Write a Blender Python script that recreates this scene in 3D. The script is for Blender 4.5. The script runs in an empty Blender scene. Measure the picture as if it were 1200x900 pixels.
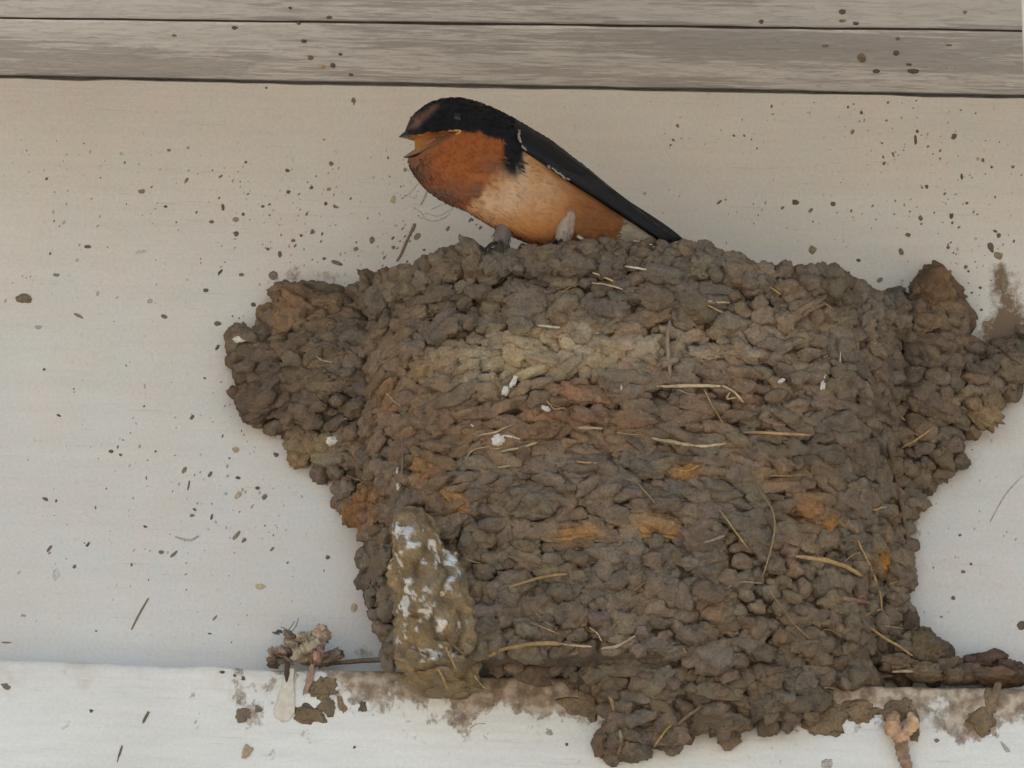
import bpy, math, random
import numpy as np
from mathutils import Vector, Matrix

# ------------------------------------------------------------------ camera, sky, sun, exposure
SC = bpy.context.scene
COL = SC.collection
random.seed(7)
RNG = np.random.default_rng(11)

DIST = 2.6                      # metres from the lens to the wall
FPX = 6240.0                    # focal length in photo pixels (1200 wide)
TH, PS, RO = math.radians(20), math.radians(5.25), math.radians(3.2)
cf = np.array([-math.sin(PS) * math.cos(TH), math.cos(PS) * math.cos(TH), math.sin(TH)])
_r = np.cross(cf, [0, 0, 1.0]); _r /= np.linalg.norm(_r); _u = np.cross(_r, cf)
cr = _r * math.cos(RO) + _u * math.sin(RO)
cu = -_r * math.sin(RO) + _u * math.cos(RO)
cc = -DIST * cf
cam_data = bpy.data.cameras.new('camera')
cam_data.sensor_width = 36.0
cam_data.lens = 36.0 * FPX / 1200.0
cam_data.clip_start = 0.05
cam_data.clip_end = 500.0
cam = bpy.data.objects.new('camera', cam_data)
COL.objects.link(cam)
M3 = Matrix((cr, cu, -cf)).transposed()
cam.matrix_world = Matrix.Translation(Vector(cc)) @ M3.to_4x4()
SC.camera = cam

SUN_EL, SUN_AZ = math.radians(50), math.radians(-22)   # azimuth clockwise from +Y: behind the building to the left, so the wall is in open shade
world = bpy.data.worlds.new('World'); SC.world = world; world.use_nodes = True
wn = world.node_tree.nodes; wl = world.node_tree.links
bgn = wn['Background']
sky = wn.new('ShaderNodeTexSky'); sky.sky_type = 'NISHITA'; sky.sun_disc = False
sky.sun_elevation = SUN_EL; sky.sun_rotation = SUN_AZ
sky.dust_density = 6.0; sky.air_density = 1.0; sky.ozone_density = 0.6
wl.new(sky.outputs[0], bgn.inputs[0]); bgn.inputs[1].default_value = 0.12

sun_data = bpy.data.lights.new('sun', 'SUN')
sun_data.energy = 2.0; sun_data.angle = math.radians(3); sun_data.color = (1.0, 0.97, 0.93)
sun = bpy.data.objects.new('sun', sun_data); COL.objects.link(sun)
sd = Vector((math.sin(SUN_AZ) * math.cos(SUN_EL), math.cos(SUN_AZ) * math.cos(SUN_EL), math.sin(SUN_EL)))
sun.rotation_euler = sd.to_track_quat('Z', 'Y').to_euler()
sun.location = (-3.0, 2.0, 4.0)

SC.view_settings.view_transform = 'Standard'
SC.view_settings.look = 'None'
SC.view_settings.gamma = 1.0
SC.view_settings.use_curve_mapping = False
SC.view_settings.exposure = 1.88
SC.view_settings.use_white_balance = True
SC.view_settings.white_balance_temperature = 7250.0
SC.view_settings.white_balance_tint = 5.0
SC.render.engine = 'CYCLES'

# ------------------------------------------------------------------ helpers
def ray(px, py):
    return cf + (px - 600) / FPX * cr + (450 - py) / FPX * cu

def at(px, py, D):
    """photo pixel -> point on the vertical plane D metres in front of the wall"""
    d = ray(px, py); t = (-D - cc[1]) / d[1]
    return cc + t * d

def proj(P):
    """world points (n,3) -> photo pixels (used to look up where a colour patch belongs on the mud)"""
    v = np.asarray(P, float) - cc
    z = v @ cf
    return 600 + FPX * (v @ cr) / z, 450 - FPX * (v @ cu) / z

def _h(i):
    i = (i.astype(np.int64) & 0xffffffff)
    i = ((i ^ (i >> 16)) * 0x45d9f3b) & 0xffffffff
    i = ((i ^ (i >> 16)) * 0x45d9f3b) & 0xffffffff
    return ((i ^ (i >> 16)) & 0xffff) / 32767.5 - 1.0

def vnoise(p, seed=0):
    """value noise in [-1,1]; p (...,3)"""
    p = np.asarray(p, float); i = np.floor(p).astype(np.int64); f = p - i
    f = f * f * f * (f * (f * 6 - 15) + 10)
    out = 0.0
    for a in (0, 1):
        for b in (0, 1):
            for c in (0, 1):
                w = (f[..., 0] if a else 1 - f[..., 0]) * (f[..., 1] if b else 1 - f[..., 1]) * (f[..., 2] if c else 1 - f[..., 2])
                k = (i[..., 0] + a) * 374761393 + (i[..., 1] + b) * 668265263 + (i[..., 2] + c) * 1274126177 + seed * 974711
                out = out + w * _h(k)
    return out

def fbm(p, seed=0, o=3):
    return sum(vnoise(np.asarray(p) * 2 ** k, seed + k) * 0.5 ** k for k in range(o)) / 1.6

def smooth(a, b, x):
    t = np.clip((x - a) / (b - a), 0, 1); return t * t * (3 - 2 * t)

def mesh_obj(name, V, Fc, mat, parent=None, col=None, sm=True, attrs=None):
    """V (n,3), Fc (m,k) array or list of index tuples -> one mesh object"""
    me = bpy.data.meshes.new(name)
    V = np.asarray(V, float)
    if isinstance(Fc, np.ndarray):
        k = Fc.shape[1]
        me.vertices.add(len(V)); me.vertices.foreach_set('co', V.astype(np.float32).ravel())
        me.loops.add(Fc.size); me.loops.foreach_set('vertex_index', Fc.astype(np.int32).ravel())
        me.polygons.add(len(Fc)); me.polygons.foreach_set('loop_start', np.arange(0, Fc.size, k, dtype=np.int32))
        me.polygons.foreach_set('loop_total', np.full(len(Fc), k, np.int32))
        me.update(calc_edges=True)
    else:
        me.from_pydata([tuple(v) for v in V], [], [tuple(f) for f in Fc]); me.update()
    me.polygons.foreach_set('use_smooth', np.full(len(me.polygons), sm))
    if col is not None:
        a = me.color_attributes.new('Col', 'FLOAT_COLOR', 'POINT')
        c4 = np.ones((len(V), 4), np.float32); c4[:, :3] = col
        a.data.foreach_set('color', c4.ravel())
    for kx, val in (attrs or {}).items():
        a = me.attributes.new(kx, 'FLOAT', 'POINT'); a.data.foreach_set('value', np.asarray(val, np.float32))
    me.materials.append(mat)
    o = bpy.data.objects.new(name, me); COL.objects.link(o)
    if parent is not None: o.parent = parent
    return o

def thing(name, label, cat, loc=(0, 0, 0), group=None):
    o = bpy.data.objects.new(name, None); COL.objects.link(o); o.location = (0, 0, 0)
    o.empty_display_size = 0.02
    o['label'] = label; o['category'] = cat
    if group: o['group'] = group
    return o

def tag(o, label, cat, group=None):
    o['label'] = label; o['category'] = cat
    if group: o['group'] = group
    return o

def ico(n):
    t = (1 + 5 ** .5) / 2
    v = [(-1, t, 0), (1, t, 0), (-1, -t, 0), (1, -t, 0), (0, -1, t), (0, 1, t), (0, -1, -t), (0, 1, -t), (t, 0, -1), (t, 0, 1), (-t, 0, -1), (-t, 0, 1)]
    f = [(0, 11, 5), (0, 5, 1), (0, 1, 7), (0, 7, 10), (0, 10, 11), (1, 5, 9), (5, 11, 4), (11, 10, 2), (10, 7, 6), (7, 1, 8), (3, 9, 4), (3, 4, 2), (3, 2, 6), (3, 6, 8), (3, 8, 9), (4, 9, 5), (2, 4, 11), (6, 2, 10), (8, 6, 7), (9, 8, 1)]
    v = [np.array(q, float) / np.linalg.norm(q) for q in v]
    for _ in range(n):
        mid = {}; nf = []
        def m(a, b):
            k = (min(a, b), max(a, b))
            if k not in mid:
                q = v[a] + v[b]; v.append(q / np.linalg.norm(q)); mid[k] = len(v) - 1
            return mid[k]
        for a, b, c in f:
            x, y, z = m(a, b), m(b, c), m(c, a); nf += [(a, x, z), (b, y, x), (c, z, y), (x, y, z)]
        f = nf
    return np.array(v), np.array(f, np.int32)
ICO = {k: ico(k) for k in (1, 2, 3)}

def frame(n, up=(0, 0, 1), roll=0.0):
    n = np.asarray(n, float); n = n / np.linalg.norm(n)
    t = np.cross(up, n); t /= np.linalg.norm(t); b = np.cross(n, t)
    c, s = math.cos(roll), math.sin(roll)
    return c * t + s * b, -s * t + c * b, n

def blob(c, n, a, b, h, roll=0.0, sub=2, rough=0.24, fine=0.08, tilt=0.0, seed=None, box=0.9):
    """one irregular lump: half sizes a (sideways), b (up the surface), h (out of it)"""
    U, Fc = ICO[sub]
    seed = RNG.integers(1 << 20) if seed is None else seed
    off = np.array([seed % 97, (seed // 97) % 89, (seed // 8633) % 83]) * 1.37
    r = 1 + rough * vnoise(U * 1.15 + off) + rough * .55 * vnoise(U * 2.6 + off) + fine * vnoise(U * 6.0 + off)
    q = np.sign(U) * np.abs(U) ** box
    q /= np.maximum(np.linalg.norm(q, axis=1, keepdims=True), 1e-6) ** .6
    q = q * r[:, None] * np.array([a, b, h])
    t, bb, nn = frame(n, roll=roll)
    if tilt:   # bottom edge swings outwards
        ct, st = math.cos(tilt), math.sin(tilt)
        bb, nn = ct * bb - st * nn, st * bb + ct * nn
    return np.asarray(c) + q @ np.array([t, bb, nn]), Fc

def join(parts):
    V = []; Fc = []; C = []; o = 0
    for p in parts:
        V.append(p[0]); Fc.append(p[1] + o); o += len(p[0])
        if len(p) > 2: C.append(np.broadcast_to(p[2], (len(p[0]), 3)))
    return np.concatenate(V), np.concatenate(Fc), (np.concatenate(C) if C else None)

def tube(P, R, k=7, flat=1.0, nrm=None, cap=True):
    """tapered tube through points P with radii R"""
    P = np.asarray(P, float); R = np.broadcast_to(R, (len(P),))
    T = np.gradient(P, axis=0); T /= np.linalg.norm(T, axis=1, keepdims=True)
    ref = np.array(nrm if nrm is not None else (0.13, -0.9, 0.4))
    V = []
    for i in range(len(P)):
        s = np.cross(T[i], ref); s /= np.linalg.norm(s); n = np.cross(s, T[i])
        for j in range(k):
            w = 2 * math.pi * j / k
            V.append(P[i] + R[i] * (math.cos(w) * s + flat * math.sin(w) * n))
    Fc = []
    for i in range(len(P) - 1):
        for j in range(k):
            a, b = i * k + j, i * k + (j + 1) % k
            Fc.append((a, b, b + k, a + k))
    Fc = np.array(Fc, np.int32)
    Fc = np.concatenate([Fc[:, [0, 1, 2]], Fc[:, [0, 2, 3]]])
    if cap:
        n0 = len(V); V.append(P[0]); V.append(P[-1]); e = (len(P) - 1) * k
        caps = [(n0, (j + 1) % k, j) for j in range(k)] + [(n0 + 1, e + j, e + (j + 1) % k) for j in range(k)]
        Fc = np.concatenate([Fc, np.array(caps, np.int32)])
    return np.array(V), Fc

def spline(P, n):
    P = np.asarray(P, float); m = len(P)
    t = np.linspace(0, m - 1, n); i = np.clip(np.floor(t).astype(int), 0, m - 2); f = (t - i)[:, None]
    Q = np.concatenate([[2 * P[0] - P[1]], P, [2 * P[-1] - P[-2]]])
    a, b, c, d = Q[i], Q[i + 1], Q[i + 2], Q[i + 3]
    return .5 * (2 * b + (c - a) * f + (2 * a - 5 * b + 4 * c - d) * f ** 2 + (3 * b - a - 3 * c + d) * f ** 3)

def grid_faces(nu, nv, wrap=False):
    F_ = []
    I = np.arange(nu * nv).reshape(nu, nv)
    a = I[:-1, :-1]; b = I[1:, :-1]; c = I[1:, 1:]; d = I[:-1, 1:]
    F_ = np.stack([a, b, c, d], -1).reshape(-1, 4)
    if wrap:
        a = I[:-1, -1]; b = I[1:, -1]; c = I[1:, 0]; d = I[:-1, 0]
        F_ = np.concatenate([F_, np.stack([a, b, c, d], -1)])
    return F_.astype(np.int32)

def box_arrays(x0, x1, y0, y1, z0, z1):
    V = np.array([(x, y, z) for x in (x0, x1) for y in (y0, y1) for z in (z0, z1)], float)
    F_ = np.array([(0, 1, 3, 2), (4, 6, 7, 5), (0, 4, 5, 1), (2, 3, 7, 6), (0, 2, 6, 4), (1, 5, 7, 3)], np.int32)
    return V, F_

# ------------------------------------------------------------------ materials
class NT:
    def __init__(self, name):
        self.m = bpy.data.materials.new(name); self.m.use_nodes = True
        self.t = self.m.node_tree; self.b = self.t.nodes['Principled BSDF']
    def n(self, typ, **kw):
        nd = self.t.nodes.new(typ)
        for k, v in kw.items():
            if k.startswith('i_'):
                key = k[2:]; key = int(key) if key.isdigit() else key.replace('_', ' ')
                nd.inputs[key].default_value = v
            else: setattr(nd, k, v)
        return nd
    def l(self, a, b): self.t.links.new(a, b)
    def pos(self, scale=(1, 1, 1)):
        g = self.n('ShaderNodeNewGeometry'); mp = self.n('ShaderNodeMapping'); mp.inputs['Scale'].default_value = scale
        self.l(g.outputs['Position'], mp.inputs['Vector']); return mp.outputs[0]
    def noise(self, vec, scale, detail=4, rough=.55, dist=0.0):
        nd = self.n('ShaderNodeTexNoise'); nd.inputs['Scale'].default_value = scale; nd.inputs['Detail'].default_value = detail
        nd.inputs['Roughness'].default_value = rough; nd.inputs['Distortion'].default_value = dist
        self.l(vec, nd.inputs['Vector']); return nd.outputs[0]
    def ramp(self, fac, stops):
        r = self.n('ShaderNodeValToRGB'); e = r.color_ramp.elements
        while len(e) < len(stops): e.new(.5)
        for k, (p, c) in enumerate(stops):
            e[k].position = p; e[k].color = (*c, 1) if len(c) == 3 else c
        self.l(fac, r.inputs[0]); return r.outputs[0]
    def mix(self, fac, a, b, mode='MIX'):
        x = self.n('ShaderNodeMix'); x.data_type = 'RGBA'; x.blend_type = mode
        for s, i in ((fac, 0), (a, 6), (b, 7)):
            if isinstance(s, (int, float)): x.inputs[i].default_value = s
            elif isinstance(s, tuple): x.inputs[i].default_value = (*s, 1)
            else: self.l(s, x.inputs[i])
        return x.outputs[2]
    def math(self, op, a, b=0.0):
        x = self.n('ShaderNodeMath'); x.operation = op
        for s, i in ((a, 0), (b, 1)):
            if isinstance(s, (int, float)): x.inputs[i].default_value = s
            else: self.l(s, x.inputs[i])
        return x.outputs[0]
    def bump(self, h, strength, dist, prev=None):
        x = self.n('ShaderNodeBump'); x.inputs['Strength'].default_value = strength; x.inputs['Distance'].default_value = dist
        self.l(h, x.inputs['Height'])
        if prev is not None: self.l(prev, x.inputs['Normal'])
        return x.outputs[0]
    def done(self, col=None, rough=.8, nrm=None, spec=.3):
        if col is not None:
            if isinstance(col, tuple): self.b.inputs['Base Color'].default_value = (*col, 1)
            else: self.l(col, self.b.inputs['Base Color'])
        if isinstance(rough, (int, float)): self.b.inputs['Roughness'].default_value = rough
        else: self.l(rough, self.b.inputs['Roughness'])
        self.b.inputs['Specular IOR Level'].default_value = spec
        if nrm is not None: self.l(nrm, self.b.inputs['Normal'])
        return self.m

def attr(k, name, kind='Color'):
    a = k.n('ShaderNodeAttribute'); a.attribute_name = name
    return a.outputs[kind]

def mat_mud(name='dried_mud', fiber=True):
    k = NT(name); p = k.pos()
    c = attr(k, 'Col')
    n1 = k.noise(p, 170, 5, .6); n2 = k.noise(p, 900, 4, .65); n3 = k.noise(p, 60, 3)
    v = k.ramp(n1, [(.30, (.72, .72, .74)), (.70, (1.22, 1.2, 1.16))])
    c1 = k.mix(1.0, c, v, 'MULTIPLY')
    v2 = k.ramp(n2, [(.3, (.72, .72, .72)), (.72, (1.26, 1.26, 1.24))])
    c2 = k.mix(1.0, c1, v2, 'MULTIPLY')
    hue = k.ramp(n3, [(.35, (1.08, .98, .88)), (.65, (.94, 1.0, 1.08))])
    c3 = k.mix(.8, c2, hue, 'MULTIPLY')
    b = k.bump(n1, .7, .0030); b = k.bump(n2, .7, .0009, b)
    return k.done(c3, .95, b, .15)

def mat_plain(name, col, rough=.7, var=.25, scale=300, bump=.3, spec=.3, use_attr=False):
    k = NT(name); p = k.pos(); n = k.noise(p, scale, 4, .6)
    v = k.ramp(n, [(.3, (1 - var,) * 3), (.7, (1 + var,) * 3)])
    base = attr(k, 'Col') if use_attr else col
    return k.done(k.mix(1.0, base, v, 'MULTIPLY'), rough, k.bump(n, bump, .0006), spec)

def mat_wall():
    k = NT('painted_wall_wood'); pg = k.pos((1, 1, 14)); pf = k.pos((3, 1, 90)); p = k.pos()
    grain = k.noise(pg, 9, 6, .6, .2); fine = k.noise(pf, 7, 6, .65); blot = k.noise(p, 5, 4, .6); small = k.noise(p, 260, 4, .6)
    c = k.ramp(blot, [(.30, (.63, .595, .555)), (.70, (.70, .68, .645))])
    g = k.ramp(grain, [(.30, (.965, .965, .965)), (.65, (1.015, 1.015, 1.015))])
    c = k.mix(1.0, c, g, 'MULTIPLY')
    mot = k.ramp(k.noise(p, 38, 5, .65), [(.33, (1.03, .975, .95)), (.67, (.975, 1.005, 1.0))])
    c = k.mix(1.0, c, mot, 'MULTIPLY')
    cracks = k.ramp(fine, [(.29, (.74, .71, .68)), (.38, (1, 1, 1))])
    c = k.mix(.8, c, cracks, 'MULTIPLY')
    dirt = k.ramp(small, [(.26, (.84, .80, .74)), (.38, (1, 1, 1))])
    c = k.mix(.7, c, dirt, 'MULTIPLY')
    gr_ = k.ramp(k.noise(p, 620, 3, .7), [(.3, (.93, .93, .93)), (.7, (1.06, 1.06, 1.06))])
    c = k.mix(1.0, c, gr_, 'MULTIPLY')
    st = attr(k, 'stain', 'Fac')
    pn = k.noise(k.pos((1, 1, .8)), 130, 6, .72)
    m = k.math('ADD', st, k.math('MULTIPLY', k.math('SUBTRACT', pn, .5), 1.5))
    m = k.ramp(m, [(.42, (0, 0, 0)), (.72, (1, 1, 1))])
    c = k.mix(m, c, (.21, .145, .095))
    b = k.bump(grain, .12, .0010); b = k.bump(fine, .4, .0006, b); b = k.bump(small, .35, .0004, b)
    return k.done(c, .62, b, .3)

def mat_ledge():
    k = NT('painted_ledge_wood'); pg = k.pos((2, 1, 16)); p = k.pos()
    grain = k.noise(pg, 12, 6, .6, .2); blot = k.noise(p, 7, 4, .6); small = k.noise(p, 300, 4, .6)
    c = k.ramp(blot, [(.30, (.74, .715, .665)), (.70, (.80, .785, .745))])
    g = k.ramp(grain, [(.30, (.94, .94, .94)), (.65, (1.03, 1.03, 1.03))])
    c = k.mix(1.0, c, g, 'MULTIPLY')
    c = k.mix(1.0, c, k.ramp(k.noise(p, 560, 3, .7), [(.3, (.94, .94, .93)), (.7, (1.05, 1.05, 1.05))]), 'MULTIPLY')
    c = k.mix(1.0, c, k.ramp(k.noise(k.pos((4, 1, 60)), 10, 6, .65), [(.3, (.90, .88, .85)), (.42, (1, 1, 1))]), 'MULTIPLY')
    sw = attr(k, 'wash', 'Fac'); pn0 = k.noise(p, 45, 6, .7)
    m0 = k.math('ADD', sw, k.math('MULTIPLY', k.math('SUBTRACT', pn0, .5), 1.3))
    m0 = k.ramp(m0, [(.22, (0, 0, 0)), (.85, (1, 1, 1))])
    c = k.mix(m0, c, (.50, .41, .31))
    st = attr(k, 'stain', 'Fac')
    pn = k.noise(k.pos((1, 1, .8)), 150, 9, .78)
    m = k.math('ADD', st, k.math('MULTIPLY', k.math('SUBTRACT', pn, .5), 2.4))
    m = k.math('ADD', m, k.math('MULTIPLY', k.math('SUBTRACT', k.noise(p, 55, 3, .6), .5), 1.7))
    m = k.ramp(m, [(.46, (0, 0, 0)), (.62, (.75, .75, .75)), (.85, (1, 1, 1))])
    tone = k.ramp(k.noise(p, 160, 3), [(.38, (.22, .155, .105)), (.5, (.36, .27, .19)), (.62, (.54, .44, .34))])
    c = k.mix(m, c, tone)
    b = k.bump(grain, .2, .0012); b = k.bump(small, .25, .0004, b); b = k.bump(m, .5, .0012, b)
    return k.done(c, .6, b, .3)

def mat_soffit():
    k = NT('weathered_soffit_paint'); pg = k.pos((5, 30, 30)); pf = k.pos((16, 150, 150)); p = k.pos()
    grain = k.noise(pg, 6, 7, .65, .3); fine = k.noise(pf, 5, 6, .7); blot = k.noise(k.pos((1, 5, 5)), 4, 4, .6)
    c = k.ramp(grain, [(.30, (.63, .595, .56)), (.45, (.70, .67, .64)), (.62, (.75, .725, .70))])
    f = k.ramp(fine, [(.28, (.80, .78, .77)), (.42, (1, 1, 1)), (.70, (1.05, 1.05, 1.05))])
    c = k.mix(.8, c, f, 'MULTIPLY')
    worn = k.math('ADD', k.noise(k.pos((5, 40, 40)), 8, 8, .72, .4), k.math('MULTIPLY', k.math('SUBTRACT', blot, .5), 1.6))
    worn = k.ramp(worn, [(.48, (0, 0, 0)), (.58, (1, 1, 1))])
    wood = k.ramp(fine, [(.3, (.33, .305, .292)), (.6, (.47, .445, .43))])
    c = k.mix(k.math('MULTIPLY', worn, .8), c, wood)
    flake = k.ramp(k.noise(k.pos((7, 24, 24)), 11, 7, .7, .6), [(.53, (0, 0, 0)), (.58, (1, 1, 1))])
    c = k.mix(k.math('MULTIPLY', flake, .35), c, (.56, .53, .50))
    b = k.bump(grain, .4, .0012); b = k.bump(fine, .4, .0006, b); b = k.bump(flake, .5, .0007, b)
    return k.done(c, .75, b, .2)

MUD = mat_mud()
WALL = mat_wall(); LEDGE = mat_ledge(); SOFFIT = mat_soffit()
STRAW = mat_plain('dry_straw', (.40, .27, .13), .6, .3, 500, .3, .3, True)
WHITE = mat_plain('white_dropping', (.66, .62, .55), .7, .15, 500, .4)
SPECK = mat_plain('mud_speck', (.13, .1, .075), .9, .3, 700, .4, .15, True)
TRIM = mat_plain('white_trim_paint', (.78, .78, .77), .5, .04, 60, .1)

# ------------------------------------------------------------------ setting: ground, building
ZL, ZS, LF = -0.1548, 0.1586, 0.025     # ledge top, soffit underside, how far the ledge stands out
GZ = float(cc[2]) - 1.55
gk = NT('pale_concrete'); gp = gk.pos(); gn = gk.noise(gp, 3, 6, .6); gf = gk.noise(gp, 60, 4, .6)
gc = gk.mix(1.0, gk.ramp(gn, [(.3, (.24, .228, .21)), (.7, (.31, .297, .28))]), gk.ramp(gf, [(.3, (.9, .9, .9)), (.7, (1.08, 1.08, 1.08))]), 'MULTIPLY')
GROUND = gk.done(gc, .9, gk.bump(gf, .4, .003), .2)
gx = np.linspace(-60, 60, 41); GX, GY = np.meshgrid(gx, gx, indexing='ij')
gv = np.stack([GX, GY, np.full_like(GX, GZ)], -1).reshape(-1, 3)
g = mesh_obj('ground', gv, grid_faces(41, 41), GROUND); g['kind'] = 'structure'

def xs_dense(half=.34, step=.0018, far=2.4):
    a = np.arange(-half, half + step / 2, step)
    return np.concatenate([-np.linspace(far, half + .02, 10), a, np.linspace(half + .02, far, 10)])

# wall board (behind the nest)
def splat(px, py, P, rx, ry):
    return np.exp(-(((P[0] - px) / rx) ** 2 + ((P[1] - py) / ry) ** 2))

wx = xs_dense(); wz = np.concatenate([[ZL - .06], np.arange(ZL - .005, ZS - .0026, .0018), [ZS - .0022, ZS - .0018, ZS - .0017]])
X, Z = np.meshgrid(wx, wz, indexing='ij')
Y = -0.0004 * fbm(np.stack([X * 4, Z * 22, X * 0], -1), 3)
Z = Z + np.where(Z > ZS - .0023, .0006 * fbm(np.stack([X * 35, X * 0, X * 0], -1), 8, 4), 0)
Y = np.where(Z >= Z[:, -1:], .0115, Y)
WV = np.stack([X, Y, Z], -1).reshape(-1, 3)
pp = proj(WV)
st = np.zeros(len(WV))
for (px, py, rx, ry, s) in [(340, 322, 40, 13, .42), (400, 325, 45, 13, .40), (300, 360, 25, 25, .26), (1182, 352, 28, 50, .68), (1172, 395, 44, 26, .62),
                            (1045, 335, 45, 10, .45), (1135, 505, 14, 40, .3), (1072, 615, 10, 40, .5), (1066, 680, 12, 40, .5), (395, 575, 16, 45, .34), (430, 700, 14, 60, .38),
                            (312, 505, 22, 20, .3), (500, 235, 30, 22, .22), (470, 215, 22, 22, .16), (1100, 775, 50, 16, .42), (420, 765, 60, 8, .4),
                            (1168, 318, 14, 22, .36), (30, 760, 60, 10, .1), (212, 440, 9, 12, .16)]:
    st += s * splat(px, py, pp, rx, ry)
wall = thing('painted_wall', 'white painted wooden wall board speckled with mud behind the nest', 'wall')
wb = mesh_obj('wall_board', WV, grid_faces(len(wx), len(wz)), WALL, wall, attrs={'stain': np.clip(st, 0, .9)})
v_, f_ = box_arrays(-2.4, 2.4, .012, .12, GZ, ZS + .25)
mesh_obj('wall_backing', v_, f_, WALL, wall, sm=False)

# ledge board: swept profile with a worn top edge
prof = [(.004, ZL - .0008), (-.012, ZL - .0003), (-.0205, ZL - .0004), (-.0236, ZL - .0011), (-.0247, ZL - .0026), (-LF, ZL - .005)]
prof += [(-LF, z) for z in np.arange(ZL - .007, ZL - .076, -.0018)] + [(-LF, ZL - .11), (-LF + .002, ZL - .113), (.004, ZL - .113)]
prof = np.array(prof)
X = np.repeat(wx[:, None], len(prof), 1); Y = np.repeat(prof[None, :, 0], len(wx), 0); Z = np.repeat(prof[None, :, 1], len(wx), 0).copy()
wob = fbm(np.stack([wx * 30, wx * 0, wx * 0], -1), 5, 4) * .0010
Z += wob[:, None] * smooth(ZL - .012, ZL, Z)
Y = Y + .0007 * fbm(np.stack([X * 9, Z * 40, X * 0], -1), 9)
LV = np.stack([X, Y, Z], -1).reshape(-1, 3); pp = proj(LV)
line = 771 + 35 * pp[0] / 1200          # ledge edge in the photograph
dep = pp[1] - line
nx = pp[0]
edge = fbm(np.stack([nx / 42, nx * 0, nx * 0], -1), 21, 3)
amt = np.interp(nx, [0, 250, 330, 420, 560, 660, 780, 950, 1090, 1200], [.04, .10, .46, .74, .86, .86, .86, .86, .82, .78])
st = amt * np.clip(1 - dep / (60 + 34 * edge), 0, 1) ** .8
for (px, py, rx, ry, s) in [(400, 815, 40, 22, .35), (520, 815, 60, 30, .35), (540, 850, 14, 26, .3), (600, 812, 60, 25, .32), (690, 825, 40, 24, .75), (985, 838, 42, 22, .65),
                            (1060, 835, 24, 22, .55), (1145, 845, 24, 26, .6), (1165, 815, 14, 30, .45), (945, 820, 26, 20, .5), (1015, 815, 60, 16, .4), (1190, 820, 20, 24, .3), (288, 838, 20, 15, .35), (300, 805, 20, 20, .2)]:
    st += s * splat(px, py, pp, rx, ry)
wash = np.interp(nx, [0, 60, 90, 130, 170, 260, 330, 1200], [.34, .16, .38, .2, .34, .36, .6, .7]) * np.clip(1 - dep / (66 + 34 * edge), 0, 1)
wash += .25 * splat(8, 800, pp, 14, 30) + .2 * splat(95, 800, pp, 22, 26)
ledge = thing('wooden_ledge', 'white painted wooden ledge board with mud stains below the nest', 'ledge')
mesh_obj('ledge_board', LV, grid_faces(len(wx), len(prof)), LEDGE, ledge, attrs={'stain': np.clip(st, 0, 1.1), 'wash': wash})

# soffit: boards run along the wall; the joint lines are those of the photograph
def soffit_y(px, py):
    d = ray(px, py); t = (ZS - cc[2]) / d[2]; return cc + t * d
A, B = soffit_y(0, 22), soffit_y(1200, 37)
slope = (B[1] - A[1]) / (B[0] - A[0])
def joint(x): return A[1] + slope * (x - A[0])
GAP_SHADE = mat_plain('joint_gap_shade', (.055, .042, .034), .9, .3, 200, .3)  # dark edge colour that stands in for shade inside the board joints
soff = thing('wooden_soffit', 'weathered whitewashed soffit boards of the eave above the bird', 'soffit')
def soffit_board(y_near, y_far, dz, seed):
    """y_near/y_far: functions of x giving the two edges; the board is 16 mm thick with softened edges"""
    x = xs_dense(.36, .004, 2.4)
    cross = [(0, 1, .016), (0, 0, .002), (.0014, 0, .0004), (.004, 0, 0)]
    V = []
    ts = [0, 0, 0, 0]
    for xi in x:
        a, b = y_far(xi), y_near(xi)              # a: wall side (larger y), b: camera side
        w1 = .0007 * float(fbm(np.array([[xi * 40, seed, 0.]]), seed)[0]); w2 = .0007 * float(fbm(np.array([[xi * 40, seed + 7, 0.]]), seed)[0])
        a += w1; b += w2
        row = [(a, .016), (a, .0018), (a - .0006, .0004), (a - .004, 0)]
        n = 14
        row += [(a - .004 + (b + .004 - (a - .004)) * q / n, .0003 * math.sin(q * 1.3 + seed)) for q in range(1, n)]
        row += [(b + .004, 0), (b + .0006, .0004), (b, .0018), (b, .016)]
        V += [(xi, yy, ZS + dz + zz) for yy, zz in row]
    V = np.array(V); k = len(V) // len(x)
    o = mesh_obj('soffit_board', V, grid_faces(len(x), k)[:, ::-1], SOFFIT, soff)
    o.data.materials.append(GAP_SHADE)
    q = np.arange(len(o.data.polygons)) % (k - 1)            # edge faces coloured dark: shade of the gap painted on
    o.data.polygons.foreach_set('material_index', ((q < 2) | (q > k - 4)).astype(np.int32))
    return o
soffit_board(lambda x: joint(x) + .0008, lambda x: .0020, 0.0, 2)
edges = [0.0, .15]
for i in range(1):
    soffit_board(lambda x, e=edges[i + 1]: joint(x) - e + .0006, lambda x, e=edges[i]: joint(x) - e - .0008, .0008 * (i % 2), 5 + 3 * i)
v_, f_ = box_arrays(-2.4, 2.4, -.25, .12, ZS + .0165, ZS + .06)
mesh_obj('roof_deck', v_, f_, mat_plain('roof_wood', (.16, .12, .09), .85), soff, sm=False)

# white trim strip hanging under the outer soffit at the right picture edge
P0 = at(1194, -20, .16); P1 = at(1201.5, 100, .16)
v_ = []
for P in (P0 + np.array([0, 0, .02]), P1):
    for dy in (0, .012):
        for dx in (0, .03): v_.append((P[0] + dx, P[1] + dy, P[2]))
f_ = np.array([(0, 1, 5, 4), (2, 6, 7, 3), (0, 4, 6, 2), (1, 3, 7, 5), (4, 5, 7, 6), (0, 2, 3, 1)], np.int32)
tr = mesh_obj('trim_strip', np.array(v_), f_, TRIM, sm=False)
tag(tr, 'narrow bright white trim strip at the right edge below the soffit', 'trim')

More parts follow.
